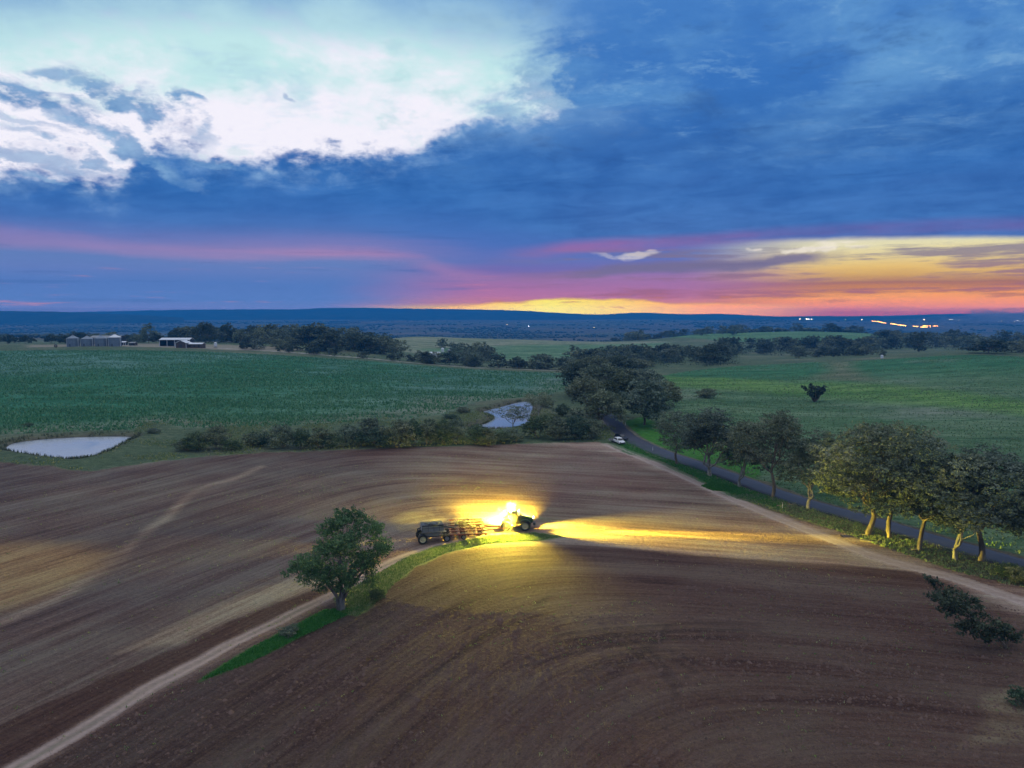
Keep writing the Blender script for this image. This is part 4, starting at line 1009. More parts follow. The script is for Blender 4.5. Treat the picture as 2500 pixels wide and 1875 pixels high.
# ------------------------------------------------------------------ mesh helpers for built things
class MB:
    def __init__(s): s.v, s.f = [], []
    def box(s, c, d, rot=None, taper=1.0):
        b = len(s.v); m = Matrix.Rotation(rot[1], 3, rot[0]) if rot else Matrix.Identity(3)
        for z in (-.5, .5):
            k = taper if z > 0 else 1.0
            for x, y in ((-.5, -.5), (.5, -.5), (.5, .5), (-.5, .5)): s.v.append(tuple(Vector(c) + m @ Vector((x * d[0] * k, y * d[1] * k, z * d[2]))))
        s.f += [tuple(b + i for i in q) for q in ((3, 2, 1, 0), (4, 5, 6, 7), (0, 1, 5, 4), (1, 2, 6, 5), (2, 3, 7, 6), (3, 0, 4, 7))]
        return s
    def prism(s, prof, y0, y1):
        """outline in x,z pulled from y0 to y1"""
        b = len(s.v); n = len(prof)
        for y in (y0, y1): s.v += [(p[0], y, p[1]) for p in prof]
        s.f.append(tuple(b + i for i in range(n))); s.f.append(tuple(b + n + i for i in reversed(range(n))))
        s.f += [(b + (i + 1) % n, b + i, b + n + i, b + n + (i + 1) % n) for i in range(n)]
        return s
    def bar(s, a, b_, r, sides=6, r2=None):
        V_, F_ = [], []; tube(V_, F_, [a, b_], [r, r if r2 is None else r2], sides)
        o = len(s.v); s.v += [tuple(q) for q in V_]; s.f += [tuple(o + i for i in q) for q in F_]
        s.f.append(tuple(o + i for i in reversed(range(sides)))); s.f.append(tuple(o + sides + i for i in range(sides)))
        return s
    def pipe(s, pts, r, sides=6):
        V_, F_ = [], []; tube(V_, F_, pts, [r] * len(pts), sides)
        o = len(s.v); s.v += [tuple(q) for q in V_]; s.f += [tuple(o + i for i in q) for q in F_]
        return s
    def lathe(s, prof, n=24, axis='z', c=(0, 0, 0)):
        """profile of (radius, height)"""
        o = len(s.v)
        for r, h in prof:
            for k in range(n):
                a = 2 * math.pi * k / n; p = (r * math.cos(a), r * math.sin(a), h)
                if axis == 'y': p = (p[0], p[2], p[1])
                if axis == 'x': p = (p[2], p[0], p[1])
                s.v.append((p[0] + c[0], p[1] + c[1], p[2] + c[2]))
        for i in range(len(prof) - 1):
            for k in range(n):
                k2 = (k + 1) % n; s.f.append((o + i * n + k, o + i * n + k2, o + (i + 1) * n + k2, o + (i + 1) * n + k))
        return s
    def sphere(s, c, r, n=10, sc=(1, 1, 1)):
        o = len(s.v)
        for i in range(n + 1):
            t = math.pi * i / n
            for k in range(2 * n):
                a = math.pi * k / n; s.v.append((c[0] + r * sc[0] * math.sin(t) * math.cos(a), c[1] + r * sc[1] * math.sin(t) * math.sin(a), c[2] + r * sc[2] * math.cos(t)))
        for i in range(n):
            for k in range(2 * n):
                k2 = (k + 1) % (2 * n); s.f.append((o + i * 2 * n + k, o + (i + 1) * 2 * n + k, o + (i + 1) * 2 * n + k2, o + i * 2 * n + k2))
        return s
    def done(s, name, mat, parent=None, bevel=0.0, smooth=False, loc=None, **k):
        me = bpy.data.meshes.new(name); me.from_pydata(s.v, [], s.f)
        bm = bmesh.new(); bm.from_mesh(me); bmesh.ops.recalc_face_normals(bm, faces=bm.faces)
        if bevel: bmesh.ops.bevel(bm, geom=[e for e in bm.edges if len(e.link_faces) == 2 and e.calc_face_angle(0) > .5], offset=bevel, segments=2, affect='EDGES', clamp_overlap=True)
        bm.to_mesh(me); bm.free()
        o = link(name, me, mat, parent=parent, loc=loc, **k)
        if smooth: me.polygons.foreach_set('use_smooth', [True] * len(me.polygons)); me.set_sharp_from_angle(angle=.7)
        return o
def empty(name, loc, rotz=0, label=None, cat=None, group=None):
    e = bpy.data.objects.new(name, None); COL.objects.link(e); e.location = loc; e.rotation_euler = (0, 0, rotz)
    for k, v in (('label', label), ('category', cat), ('group', group)):
        if v: e[k] = v
    return e
def copy_tree(o, parent=None):
    c = o.copy(); COL.objects.link(c)
    if parent is not None: c.parent = parent
    for ch in list(o.children): copy_tree(ch, c)
    return c
def gz(x, y): return float(ground_z(np.array([x]), np.array([y]))[0])

GREENP = plain('green_paint', (.030, .060, .038), .35, 0, .1, 2)
DARKP = plain('dark_grey_paint', (.035, .036, .04), .5, 0, .2, 3)
REDP = plain('red_paint', (.11, .025, .018), .45, 0, .25, 3)
GREYP = plain('pale_grey_paint', (.22, .22, .21), .45, 0, .12, 2)
YELP = plain('yellow_rim_paint', (.42, .38, .22), .5, 0, .15, 4)
RUBBER = plain('rubber', (.022, .021, .02), .85, 0, .3, 6)
STEEL = plain('worn_steel', (.30, .29, .27), .4, .8, .2, 4)
GLASSD = plain('dark_window_glass', (.02, .026, .03), .06, 0, .1, 1)
ZINC = plain('galvanised_iron', (.17, .21, .26), .5, .35, .15, .8)
WHITEM = plain('white_sheet_metal', (.66, .68, .70), .45, 0, .08, .7)
BROWNW = plain('brown_timber_wall', (.085, .055, .036), .8, 0, .3, 1.2)
WHITEP = plain('white_paint', (.75, .76, .76), .35, 0, .05, 1)
NAVYP = plain('dark_car_paint', (.02, .022, .032), .2, .3, .1, 1)
LOGM = bark_mat('dead_wood', (.16, .13, .10), (.36, .31, .25))
WORKLIGHT = plain('work_light_lens', (.9, .85, .6), .2, 0, .02, 1, (1.0, .86, .42), 60.0)
HEADLIGHT = plain('head_light_lens', (.9, .85, .6), .2, 0, .02, 1, (1.0, .86, .42), 60.0)
LAMPCOL = (1.0, .82, .07)

def wheel(parent, c, r, w, rim_mat, lugs=18, n=28, hub=.52):
    t = MB().lathe([(r * .60, -w * .42), (r * .72, -w * .5), (r * .93, -w * .48), (r * .985, -w * .36), (r, 0), (r * .985, w * .36), (r * .93, w * .48), (r * .72, w * .5), (r * .60, w * .42)], n, 'y')
    for k in range(lugs):
        a = 2 * math.pi * k / lugs
        for sg in (-1, 1):
            aa = a + (.5 if sg > 0 else 0) * 2 * math.pi / lugs
            t.box((math.cos(aa) * r * 1.0, sg * w * .25, math.sin(aa) * r * 1.0), (.06 * r / .85, w * .46, .05), (Vector((0, 1, 0)), -aa))
    wh = empty('wheel', c); wh.parent = parent
    t.done('tyre', RUBBER, wh)
    MB().lathe([(.01, w * .30), (r * .20, w * .34), (r * .24, w * .22), (r * .5, w * .16), (r * .57, w * .40), (r * .62, w * .44), (r * .62, -w * .44), (r * .57, -w * .40), (r * .5, -w * .16), (r * .24, -w * .22), (r * .20, -w * .34), (.01, -w * .30)], n, 'y').done('rim', rim_mat, wh, smooth=True)
    return wh
def spot(name, parent, loc, target, power, size, blend=.5, color=LAMPCOL, radius=.06):
    l = bpy.data.lights.new(name, 'SPOT'); l.energy = power; l.spot_size = math.radians(size); l.spot_blend = blend; l.color = color; l.shadow_soft_size = radius
    o = bpy.data.objects.new(name, l); COL.objects.link(o); o.parent = parent; o.location = loc
    o.rotation_euler = (Vector(target) - Vector(loc)).to_track_quat('-Z', 'Y').to_euler()
    return o

# ------------------------------------------------------------------ tractor with its lamps
tx_, ty_ = cast(1115, 1142)
HEADING = math.radians(-5)
T = empty('tractor', (tx_, ty_, gz(tx_, ty_)), HEADING, 'green tractor with blazing work lights pulling a seeder across the ploughed field', 'tractor')
for x in (-1.6, 1.6):
    for y in (-1.05, 1.05): wheel(T, (x, y, .88), .90, .58, YELP)
MB().box((0, 0, 1.02), (4.6, .62, .5)).box((-1.6, 0, .88), (.34, 2.0, .34)).box((1.6, 0, .88), (.34, 2.0, .34)).box((0, 0, .72), (1.0, .9, .3)).done('chassis', DARKP, T, .03)
MB().prism([(.25, 1.28), (2.75, 1.22), (2.86, 1.36), (2.86, 2.02), (2.66, 2.20), (.25, 2.40)], -.52, .52).done('hood', GREENP, T, .06)
MB().box((2.90, 0, 1.68), (.06, .84, .62)).done('grille', DARKP, T, .015)
for k in range(7): MB().box((2.945, 0, 1.43 + k * .085), (.03, .80, .03)).done('grille_bar', STEEL, T)
MB().box((3.08, 0, 1.0), (.42, .9, .42)).done('front_weight', DARKP, T, .04)
for y in (-.27, .27): MB().lathe([(.001, .0), (.11, .0), (.13, -.05)], 14, 'x', (2.945, y, 2.06)).done('headlight', HEADLIGHT, T)
cab = MB()
for x, y in ((.22, -.74), (.22, .74), (-1.28, -.74), (-1.28, .74), (-.62, -.76), (-.62, .76)): cab.bar((x, y, 1.5), (x * .94 - .03, y * .95, 3.05), .05, 6)
cab.box((-.53, 0, 1.46), (1.62, 1.56, .26)).done('cab', GREENP, T)
MB().box((-.55, 0, 3.12), (1.86, 1.66, .20), None, .9).done('cab_roof', GREENP, T, .05)
for nm, c, d in (('windscreen', (.20, 0, 2.28), (.03, 1.36, 1.42)), ('rear_window', (-1.27, 0, 2.28), (.03, 1.36, 1.42)), ('side_window', (-.55, .74, 2.28), (1.40, .03, 1.42)), ('side_window', (-.55, -.74, 2.28), (1.40, .03, 1.42))):
    MB().box(c, d).done(nm, GLASSD, T)
MB().box((-.75, 0, 1.85), (.5, .55, .5)).box((-.98, 0, 2.3), (.14, .52, .7)).done('seat', DARKP, T, .04)
for x in (-1.6, 1.6):
    for y in (-1.05, 1.05):
        f = MB()
        pr = [(x + 1.05 * math.cos(a), .9 + 1.05 * math.sin(a)) for a in np.linspace(.5, 2.6, 9)] + [(x + .99 * math.cos(a), .9 + .99 * math.sin(a)) for a in np.linspace(2.6, .5, 9)]
        f.prism(pr, y - .30, y + .30).done('mudguard', GREENP, T)
MB().pipe([(.75, -.42, 2.2), (.75, -.42, 3.0), (.70, -.42, 3.3), (.58, -.42, 3.42)], .07, 8).done('exhaust_pipe', STEEL, T)
for s in (-1, 1): MB().bar((.15, s * .72, 2.9), (.35, s * 1.2, 2.85), .02).box((.36, s * 1.25, 2.68), (.06, .20, .36)).done('mirror', DARKP, T)
for k in range(3): MB().box((.0, .98 - .04 * k, .55 + .36 * k), (.42, .25, .05)).done('step', DARKP, T)
MB().bar((-2.2, 0, .55), (-3.05, 0, .5), .08).box((-2.25, 0, .9), (.3, .8, .7)).done('hitch', DARKP, T)
for x, dirx in ((.34, 1), (-1.44, -1)):
    for y in (-.62, -.22, .22, .62):
        MB().box((x, y, 3.14), (.10, .22, .16)).done('work_light', DARKP, T, .02)
        wl = MB().lathe([(.001, .0), (.085, .0), (.095, -.02 * dirx)], 12, 'x', (x + dirx * .062, y, 3.14)); wl.done('work_light_lens', WORKLIGHT, T)
for y in (-1.18, 1.18): MB().box((-1.9, y, 2.02), (.12, .2, .2)).done('work_light', DARKP, T, .02); MB().lathe([(.001, 0), (.08, 0), (.09, .02)], 12, 'x', (-1.97, y, 2.02)).done('work_light_lens', WORKLIGHT, T)
for y in (-.27, .27): spot('headlight_beam', T, (3.02, y, 2.06), (40, y * 1.6 - 1.2, -1.5), 750000, 10.5, .9)
spot('bonnet_flood', T, (.46, .5, 3.16), (9, .9, .0), 190000, 66, 1., radius=.3)
spot('bonnet_flood', T, (.46, -.5, 3.16), (16, -1.6, .0), 120000, 44, 1., radius=.3)
spot('bonnet_flood', T, (.46, 0, 3.2), (60, -5, 6.0), 165000, 40, 1.)
for y in (-.6, .6): spot('rear_flood', T, (-1.66, y, 3.16), (-8, y * 3, -.2), 60000, 125, .8)
for y in (-1, 1):
    MB().box((-.9, y * .90, 3.13), (.24, .12, .16)).done('work_light', DARKP, T, .02); MB().lathe([(.001, 0), (.085, 0), (.095, -.02 * y)], 12, 'y', (-.9, y * .975, 3.13)).done('work_light_lens', WORKLIGHT, T)
spot('side_flood', T, (-.9, 1.12, 3.10), (-2.2, 5.2, -1.0), 900000, 98, 1., radius=.3)
MB().lathe([(.10, 3.22), (.10, 3.36), (.07, 3.42), (.001, 3.43)], 14, 'z', (-.95, 0, 0)).done('added_roof_lamp', WORKLIGHT, T)  # extra roof lamp, added to make a glare over the cab
bl = bpy.data.lights.new('added_glare_lamp', 'POINT'); bl.energy = 20000; bl.color = (1.0, .88, .35); bl.shadow_soft_size = .1  # added point light that makes the puffs over the cab glow
bo = bpy.data.objects.new('added_glare_lamp', bl); COL.objects.link(bo); bo.parent = T; bo.location = (-.95, 0, 3.62)
spot('side_flood', T, (-.9, -1.12, 3.10), (-1.4, -8.5, -.6), 95000, 110, 1., radius=.3)
spot('fender_flood', T, (-2.0, -1.2, 2.02), (-7, -2.5, 0), 22000, 120, .7)

# ------------------------------------------------------------------ tined seeder bar behind it
sx_, sy_ = cast(1022, 1151)
HB = math.radians(8)
C = empty('seeder_bar', (sx_, sy_, gz(sx_, sy_)), HB, 'red framed seeder bar with rows of curved tines behind the tractor', 'seeder')
fr = MB()
for x in (-3.9, -2.5, -1.1, .3, 1.7): fr.box((x, 0, .95), (.24, 8.6, .22))
for y in (-4.2, -2.4, -1.0, 1.0, 2.4, 4.2): fr.box((-1.1, y, 1.10), (6.0, .2, .2))
for y in (-2.4, 2.4): fr.bar((-2.4, y, 1.2), (-.4, y * .9, 1.75), .06).bar((-.4, y * .9, 1.75), (1.5, y, 1.2), .06)
fr.bar((-.4, -2.2, 1.75), (-.4, 2.2, 1.75), .07); fr.done('frame', REDP, C)
MB().bar((1.5, -1.0, 1.0), (4.3, 0, .62), .09).bar((1.5, 1.0, 1.0), (4.3, 0, .62), .09).bar((4.3, 0, .62), (5.2, 0, .55), .10).done('drawbar', REDP, C)
tine = None
for i, x in enumerate((-3.9, -2.5, -1.1, .3, 1.7)):
    for k in range(12):
        y = -4.1 + k * .74 + (i % 2) * .37
        if tine is None:
            tine = MB().pipe([(0, 0, 0), (.12, 0, .22), (-.10, 0, .36), (-.42, 0, .16), (-.46, 0, -.25), (-.22, 0, -.70), (-.05, 0, -1.02)], .035, 5).box((0, 0, -1.0), (.16, .10, .06)).done('tine', STEEL, C)
            o = tine
        else: o = tine.copy(); COL.objects.link(o)
        o.location = (x, y, .95)
for x, y in ((-1.8, -3.3), (-1.8, 3.3), (.9, -1.7), (.9, 1.7), (-1.8, -1.2), (-1.8, 1.2)): wheel(C, (x, y, .42), .42, .26, GREYP, 10, 18)
for k, y in enumerate((-3.4, -2.0, -.7, .7, 2.0, 3.4)): MB().pipe([(-3.0, y * .2, 1.5), (-2.0, y * .6, 1.9), (-.8, y * .9, 1.7), (-.3, y, 1.15)], .045, 6).done('seed_hose', DARKP, C)
for y in (-2.0, 2.0): MB().bar((-.4, y, 1.75), (-.2, y * .5, 1.15), .05).done('lift_cylinder', STEEL, C)

# ------------------------------------------------------------------ seed cart at the back
cx_, cy_ = cast(934, 1168)
K = empty('seed_cart', (cx_, cy_, gz(cx_, cy_)), math.radians(14), 'grey seed cart on dark wheels trailing last behind the seeder', 'seed cart')
MB().prism([(-1.0, 1.1), (.9, 1.1), (1.75, 2.0), (1.6, 2.62), (-1.7, 2.75), (-1.85, 2.0)], -1.15, 1.15).done('tank', GREYP, K, .06)
MB().box((-.05, 0, 2.80), (3.5, 2.42, .12)).done('tank_cover', DARKP, K, .03)
for x in (-.95, .85): MB().lathe([(.001, 2.99), (.28, 2.98), (.32, 2.89), (.32, 2.82)], 16, 'z', (x, 0, 0)).done('tank_lid', DARKP, K)
MB().box((.4, .72, .95), (5.6, .14, .2)).box((.4, -.72, .95), (5.6, .14, .2)).box((-2.0, 0, .95), (.14, 1.5, .2)).box((1.6, 0, .95), (.14, 1.5, .2)).bar((3.2, .72, .95), (4.9, 0, .7), .07).bar((3.2, -.72, .95), (4.9, 0, .7), .07).done('chassis', DARKP, K)
for x, y, r in ((-1.7, -1.35, .78), (-1.7, 1.35, .78), (2.2, -1.0, .56), (2.2, 1.0, .56)): wheel(K, (x, y, r), r, .5, GREYP if r < .7 else YELP, 16, 24)
rail = MB()
for s in (-1.3,): 
    for x in (-1.7, -.8, .1, 1.0, 1.9): rail.bar((x, s, 1.9), (x, s, 2.95), .03)
    rail.bar((-1.7, s, 2.95), (1.9, s, 2.95), .035).bar((-1.7, s, 2.45), (1.9, s, 2.45), .03)
rail.done('handrail', DARKP, K)
MB().box((.1, -1.38, 1.86), (3.9, .5, .06)).done('walkway', STEEL, K)
for k in range(5): MB().box((2.0, -1.4, .6 + k * .28), (.06, .42, .04)).done('ladder_rung', STEEL, K)
MB().pipe([(-2.2, 1.0, 1.0), (-2.3, .6, 1.9), (-.4, -.9, 3.05), (3.4, -1.3, 2.2)], .12, 8).done('auger', DARKP, K)
MB().lathe([(.05, -.15), (.34, -.15), (.38, 0), (.34, .15), (.05, .15)], 18, 'y', (2.4, .2, 1.5)).done('fan', DARKP, K)
MB().box((-2.1, -1.0, 1.35), (.05, .3, .16)).done('tail_marker', WHITEP, K)

# dust raised by the machines, plus puffs round the cab added as lamp glare
def ellipsoids(name, items, mat, seed=0):
    b = MB()
    for c, s in items: b.sphere(c, 1.0, 7, s)
    me = bpy.data.meshes.new(name); me.from_pydata(b.v, [], b.f)
    return link(name, me, mat, kind='stuff')
def air(name, col, dens, aniso=.3, emit=None, es=0):
    m = bpy.data.materials.new(name); m.use_nodes = True; m.node_tree.nodes.clear()
    g = NG(m.node_tree); pv = g.new('ShaderNodeVolumePrincipled'); o_ = g.new('ShaderNodeOutputMaterial'); g.l.new(pv.outputs[0], o_.inputs['Volume'])
    pv.inputs['Color'].default_value = (*col, 1); pv.inputs['Density'].default_value = dens; pv.inputs['Anisotropy'].default_value = aniso
    return m
dz0 = gz(tx_, ty_)
rd_ = np.random.default_rng(15)
it = []
for k in range(26):
    t = rd_.random() ** 1.3
    x = tx_ - 1.5 - t * 21; y = ty_ + rd_.normal(.4, 1.6) - t * 1.5
    s = .7 + 1.5 * t * rd_.uniform(.5, 1.2)
    it.append(((x, y, dz0 + rd_.uniform(.2, 1.0) + .6 * t), (s * 1.7, s * 1.3, s * rd_.uniform(.45, .8))))
for k in range(14):  # puffs about the cab, added to imitate the glare of the lamps
    it.append(((tx_ - .95 + rd_.normal(0, .45), ty_ - .2 + rd_.normal(0, .5), dz0 + rd_.uniform(3.0, 4.1)), (rd_.uniform(.6, 1.3), rd_.uniform(.6, 1.2), rd_.uniform(.5, .9))))
for k in range(9):
    it.append(((tx_ - .6 + rd_.normal(0, 1.0), ty_ - 2.0 + rd_.normal(0, .4), dz0 + rd_.uniform(.6, 3.2)), (rd_.uniform(.7, 1.4), rd_.uniform(.4, .8), rd_.uniform(.5, .9))))
for k in range(9):
    it.append(((tx_ - 1.9 + rd_.normal(0, .5), ty_ + rd_.normal(0, .6), dz0 + rd_.uniform(1.6, 3.4)), (rd_.uniform(.7, 1.5), rd_.uniform(.7, 1.4), rd_.uniform(.6, 1.1))))
ellipsoids('dust_and_glare', it, air('dust_glare_air', (.9, .80, .55), .045))

# ------------------------------------------------------------------ farm buildings on the crest
def zat(u, y): 
    x, y = at_depth(u, y); return x, y, gz(x, y)
for i, (u, w, he, lab) in enumerate(((159, 8.6, 6.3, 'galvanised grain silo, leftmost of the four on the crest'), (189.5, 8.8, 5.6, 'galvanised grain silo, second from left on the crest, lowest of the four'), (220, 8.6, 6.0, 'galvanised grain silo, third from left on the crest'), (249.5, 8.8, 6.9, 'pale grain silo, rightmost and tallest of the four on the crest'))):
    x, y, z = zat(u, 548)
    Sl = empty('grain_silo', (x, y, z), 0, lab, 'silo', 'grain silos on the crest'); r = w / 2
    prof = [(r, -.5)]
    for k in range(int(he / .3)): prof += [(r, k * .3), (r - .035, k * .3 + .15)]
    prof.append((r, he)); MB().lathe(prof, 40).done('wall', ZINC, Sl, smooth=False)
    MB().lathe([(r + .18, he - .05), (r * .5, he + r * .26), (.45, he + r * .50), (.42, he + r * .50)], 40).done('roof', ZINC if i < 3 else WHITEM, Sl)
    MB().lathe([(.42, he + r * .5), (.42, he + r * .5 + .35), (.5, he + r * .5 + .35), (.02, he + r * .5 + .6)], 16).done('cap', ZINC, Sl)
    for a in np.linspace(0, 2 * math.pi, 17)[:-1]: MB().bar((math.cos(a) * (r + .05), math.sin(a) * (r + .05), 0), (math.cos(a) * (r + .05), math.sin(a) * (r + .05), he), .05, 4).done('stiffener', ZINC, Sl)
    for s in (-1, 1): MB().box((s * (r + .12), -1.0, he / 2), (.22, .5, he)).done('ladder', WHITEM, Sl)
    MB().box((0, -r - .02, 1.0), (.9, .08, 1.9)).done('door', DARKP, Sl)
def gable_shed(name, u, y, w, d, he, hr, wall, roof, label, open_front=False, rot=0., ridge='x', trim=None):
    x, y, z = zat(u, y); e = empty(name, (x, y, z), rot, label, 'shed')
    if ridge == 'x':
        rf = [(-d / 2 - .4, he - .12), (0, hr), (d / 2 + .4, he - .12), (d / 2 + .4, he), (0, hr + .14), (-d / 2 - .4, he)]
        o = MB().prism(rf, -w / 2 - .3, w / 2 + .3).done('roof', roof, e); o.rotation_euler = (0, 0, math.pi / 2)
    else:
        rf = [(-w / 2 - .4, he - .12), (0, hr), (w / 2 + .4, he - .12), (w / 2 + .4, he), (0, hr + .14), (-w / 2 - .4, he)]
        MB().prism(rf, -d / 2 - .3, d / 2 + .3).done('roof', roof, e)
    if open_front:
        MB().box((0, d / 2 - .1, he / 2 - .2), (w, .12, he)).box((-w / 2 + .06, 0, he / 2 - .2), (.12, d, he)).box((w / 2 - .06, 0, he / 2 - .2), (.12, d, he)).done('wall', wall, e)
        n = max(3, int(w / 5.5))
        for k in range(n + 1): MB().box((-w / 2 + w * k / n, -d / 2, he / 2 - .2), (.28, .28, he + .1)).done('post', trim or roof, e)
        MB().box((0, -d / 2 - .05, he - .22), (w, .1, .35)).done('fascia', trim or roof, e)
    else:
        b = MB()
        if ridge == 'x': b.prism([(-d / 2, -.4), (d / 2, -.4), (d / 2, he - .1), (0, hr - .05), (-d / 2, he - .1)], -w / 2, w / 2); o = b.done('wall', wall, e); o.rotation_euler = (0, 0, math.pi / 2)
        else: b.prism([(-w / 2, -.4), (w / 2, -.4), (w / 2, he - .1), (0, hr - .05), (-w / 2, he - .1)], -d / 2, d / 2).done('wall', wall, e)
    return e
gable_shed('machinery_shed', 234, 592, 24, 10, 5.4, 6.8, DARKP, GREYP, 'long white roofed shed half hidden behind the grain silos')
gable_shed('open_shed', 383.5, 562, 23.4, 9, 5.3, 6.5, DARKP, WHITEM, 'open fronted machinery shed with pale roof and white posts', True, trim=WHITEM)
B = gable_shed('shearing_shed', 397, 546, 8.0, 9, 3.7, 5.5, BROWNW, WHITEM, 'brown timber gabled shed with white trim in front of the open shed', False, ridge='y')
for s in (-1, 1): MB().box((s * 4.0, -4.56, 1.7), (.3, .12, 3.9)).done('corner_board', WHITEM, B); MB().bar((s * 4.35, -4.84, 3.66), (0, -4.84, 5.52), .17, 4).done('barge_board', WHITEM, B)
MB().box((0, -4.53, 1.3), (2.4, .1, 2.6)).done('door', DARKP, B)
L_ = gable_shed('lean_to', 424.5, 547, 11.6, 6, 3.1, 3.9, BROWNW, WHITEM, 'low brown wing with a pale roof right of the gabled shed')
for k in range(3): MB().box((-3.6 + k * 3.4, -3.06, 1.5), (1.2, .1, 1.1)).done('window', GLASSD, L_)
gable_shed('skillion_shed', 268, 566, 4.5, 4, 2.3, 2.9, DARKP, WHITEM, 'small low shed just right of the grain silos', True)
gable_shed('shelter', 288.5, 560, 4.6, 4, 2.2, 2.7, BROWNW, GREYP, 'small dark open shelter in the yard between silos and open shed', True)
gable_shed('cottage', 940, 655, 9, 6, 2.8, 4.4, WHITEM, WHITEM, 'small white building among the trees below the two tanks')
def tank(name, u, y, r, h, label, legs=0, mat=WHITEM, cone=.35):
    x, y, z = zat(u, y); e = empty(name, (x, y, z), 0, label, 'tank')
    MB().lathe([(r, legs - (.4 if not legs else 0)), (r, legs + h), (r + .06, legs + h), (r * .5, legs + h + r * cone), (.02, legs + h + r * cone * 1.7)], 28).done('wall', mat, e)
    if legs:
        MB().lathe([(.15, legs * .35), (r, legs)], 28).done('cone', mat, e)
        for a in (.8, 2.4, 3.9, 5.5): MB().bar((math.cos(a) * r * .95, math.sin(a) * r * .95, -.2), (math.cos(a) * r * .95, math.sin(a) * r * .95, legs + .6), .08, 5).done('leg', DARKP, e)
    MB().lathe([(.35, legs + h + r * cone * 1.5), (.35, legs + h + r * cone * 1.7 + .25), (.02, legs + h + r * cone * 1.7 + .3)], 14).done('lid', DARKP, e)
    return e
tank('water_tank', 466, 556, 1.15, 2.8, 'small pale tank on a stand beside the farm track', 1.0)
tank('feed_silo', 956, 742, 1.6, 3.6, 'white upright feed silo, left of two on the far slope', 1.0)
tank('feed_silo', 971, 744, 1.9, 2.6, 'squat white feed silo, right of two on the far slope', .6)
tank('water_tank', 1906, 521, .95, 1.9, 'white round tank on the crest above the right pasture')
x, y, z = zat(121, 540)
o = MB().lathe([(.55, -.3), (.8, -.36), (1.1, -.3), (1.16, 0), (1.1, .3), (.8, .36), (.55, .3)], 24, 'y').done('old_tyre', RUBBER, None, loc=(x, y, z + 1.05), label='black upright tyre on the crop crest left of the silos', cat='tyre')

# ------------------------------------------------------------------ two cars parked by the road, guide posts
def car(u, v, paint, rot, label, h=1.65, l=4.6):
    x, y = cast(u, v); e = empty('parked_car', (x, y, gz(x, y)), rot, label, 'car', 'cars parked on the verge')
    MB().prism([(-l / 2, .42), (-l / 2, .92), (-l * .47, 1.02), (l * .16, 1.05), (l * .44, .90), (l / 2, .72), (l / 2, .40)], -.88, .88).done('body', paint, e, .05)
    MB().prism([(-l * .46, 1.02), (-l * .40, h - .08), (-l * .34, h), (l * .02, h), (l * .06, h - .06), (l * .20, 1.04)], -.76, .76).done('cabin', paint, e, .06)
    MB().prism([(l * .075, h - .14), (l * .195, 1.09), (l * .215, 1.09), (l * .095, h - .14)], -.66, .66).done('windscreen', GLASSD, e)
    MB().prism([(-l * .475, 1.10), (-l * .415, h - .16), (-l * .40, h - .16), (-l * .46, 1.10)], -.66, .66).done('rear_window', GLASSD, e)
    for s in (-1, 1):
        MB().prism([(-l * .42, 1.10), (-l * .375, h - .15), (l * .01, h - .15), (l * .13, 1.10)], s * .765 - .01, s * .765 + .01).done('side_window', GLASSD, e)
        for xx in (-l * .31, l * .31): wheel(e, (xx, s * .80, .34), .34, .22, GREYP, 0, 18)
        MB().box((l / 2 - .02, s * .62, .74), (.08, .34, .14)).done('headlight', GLASSD, e); MB().box((-l / 2 - .005, s * .72, .86), (.05, .2, .2)).done('tail_light', REDP, e)
        MB().box((l * .12, s * .95, 1.08), (.12, .16, .12)).done('mirror', paint, e)
    MB().box((l / 2 + .01, 0, .50), (.06, 1.6, .16)).done('bumper', DARKP, e); MB().box((-l / 2 - .01, 0, .50), (.06, 1.6, .16)).done('bumper', DARKP, e)
car(1337.5, 959, WHITEP, math.radians(-75), 'white car parked on the verge at the field corner')
car(1341.5, 951.5, NAVYP, math.radians(-62), 'dark car parked on the verge just behind the white one')
x, y = cast(1325, 955.5); e = empty('trailer', (x, y, gz(x, y)), math.radians(8), 'low pale trailer frame beside the white car', 'trailer')
MB().box((0, 0, .55), (2.4, 1.4, .08)).done('tray', GREYP, e); MB().bar((1.2, .5, .5), (2.3, 0, .45), .04).bar((1.2, -.5, .5), (2.3, 0, .45), .04).done('drawbar', GREYP, e)
for s in (-1, 1): wheel(e, (-.1, s * .8, .3), .3, .18, GREYP, 0, 16); MB().box((0, s * .69, .78), (2.4, .05, .38)).done('side_rail', GREYP, e)
for u, v, lab in ((1410, 975.5, 'white guide post on the near edge of the road past the parked cars'), (1351, 920, 'white guide post on the far edge of the road near the bend'), (1690, 1099, 'white guide post on the near verge between the roadside gums')):
    x, y = cast(u, v); e = empty('guide_post', (x, y, gz(x, y)), 0, lab, 'post', 'guide posts beside the road')
    MB().box((0, 0, .5), (.14, .05, 1.2), None, .8).done('post', WHITEP, e, .01); MB().box((0, -.035, .95), (.07, .012, .12)).done('reflector', REDP, e)
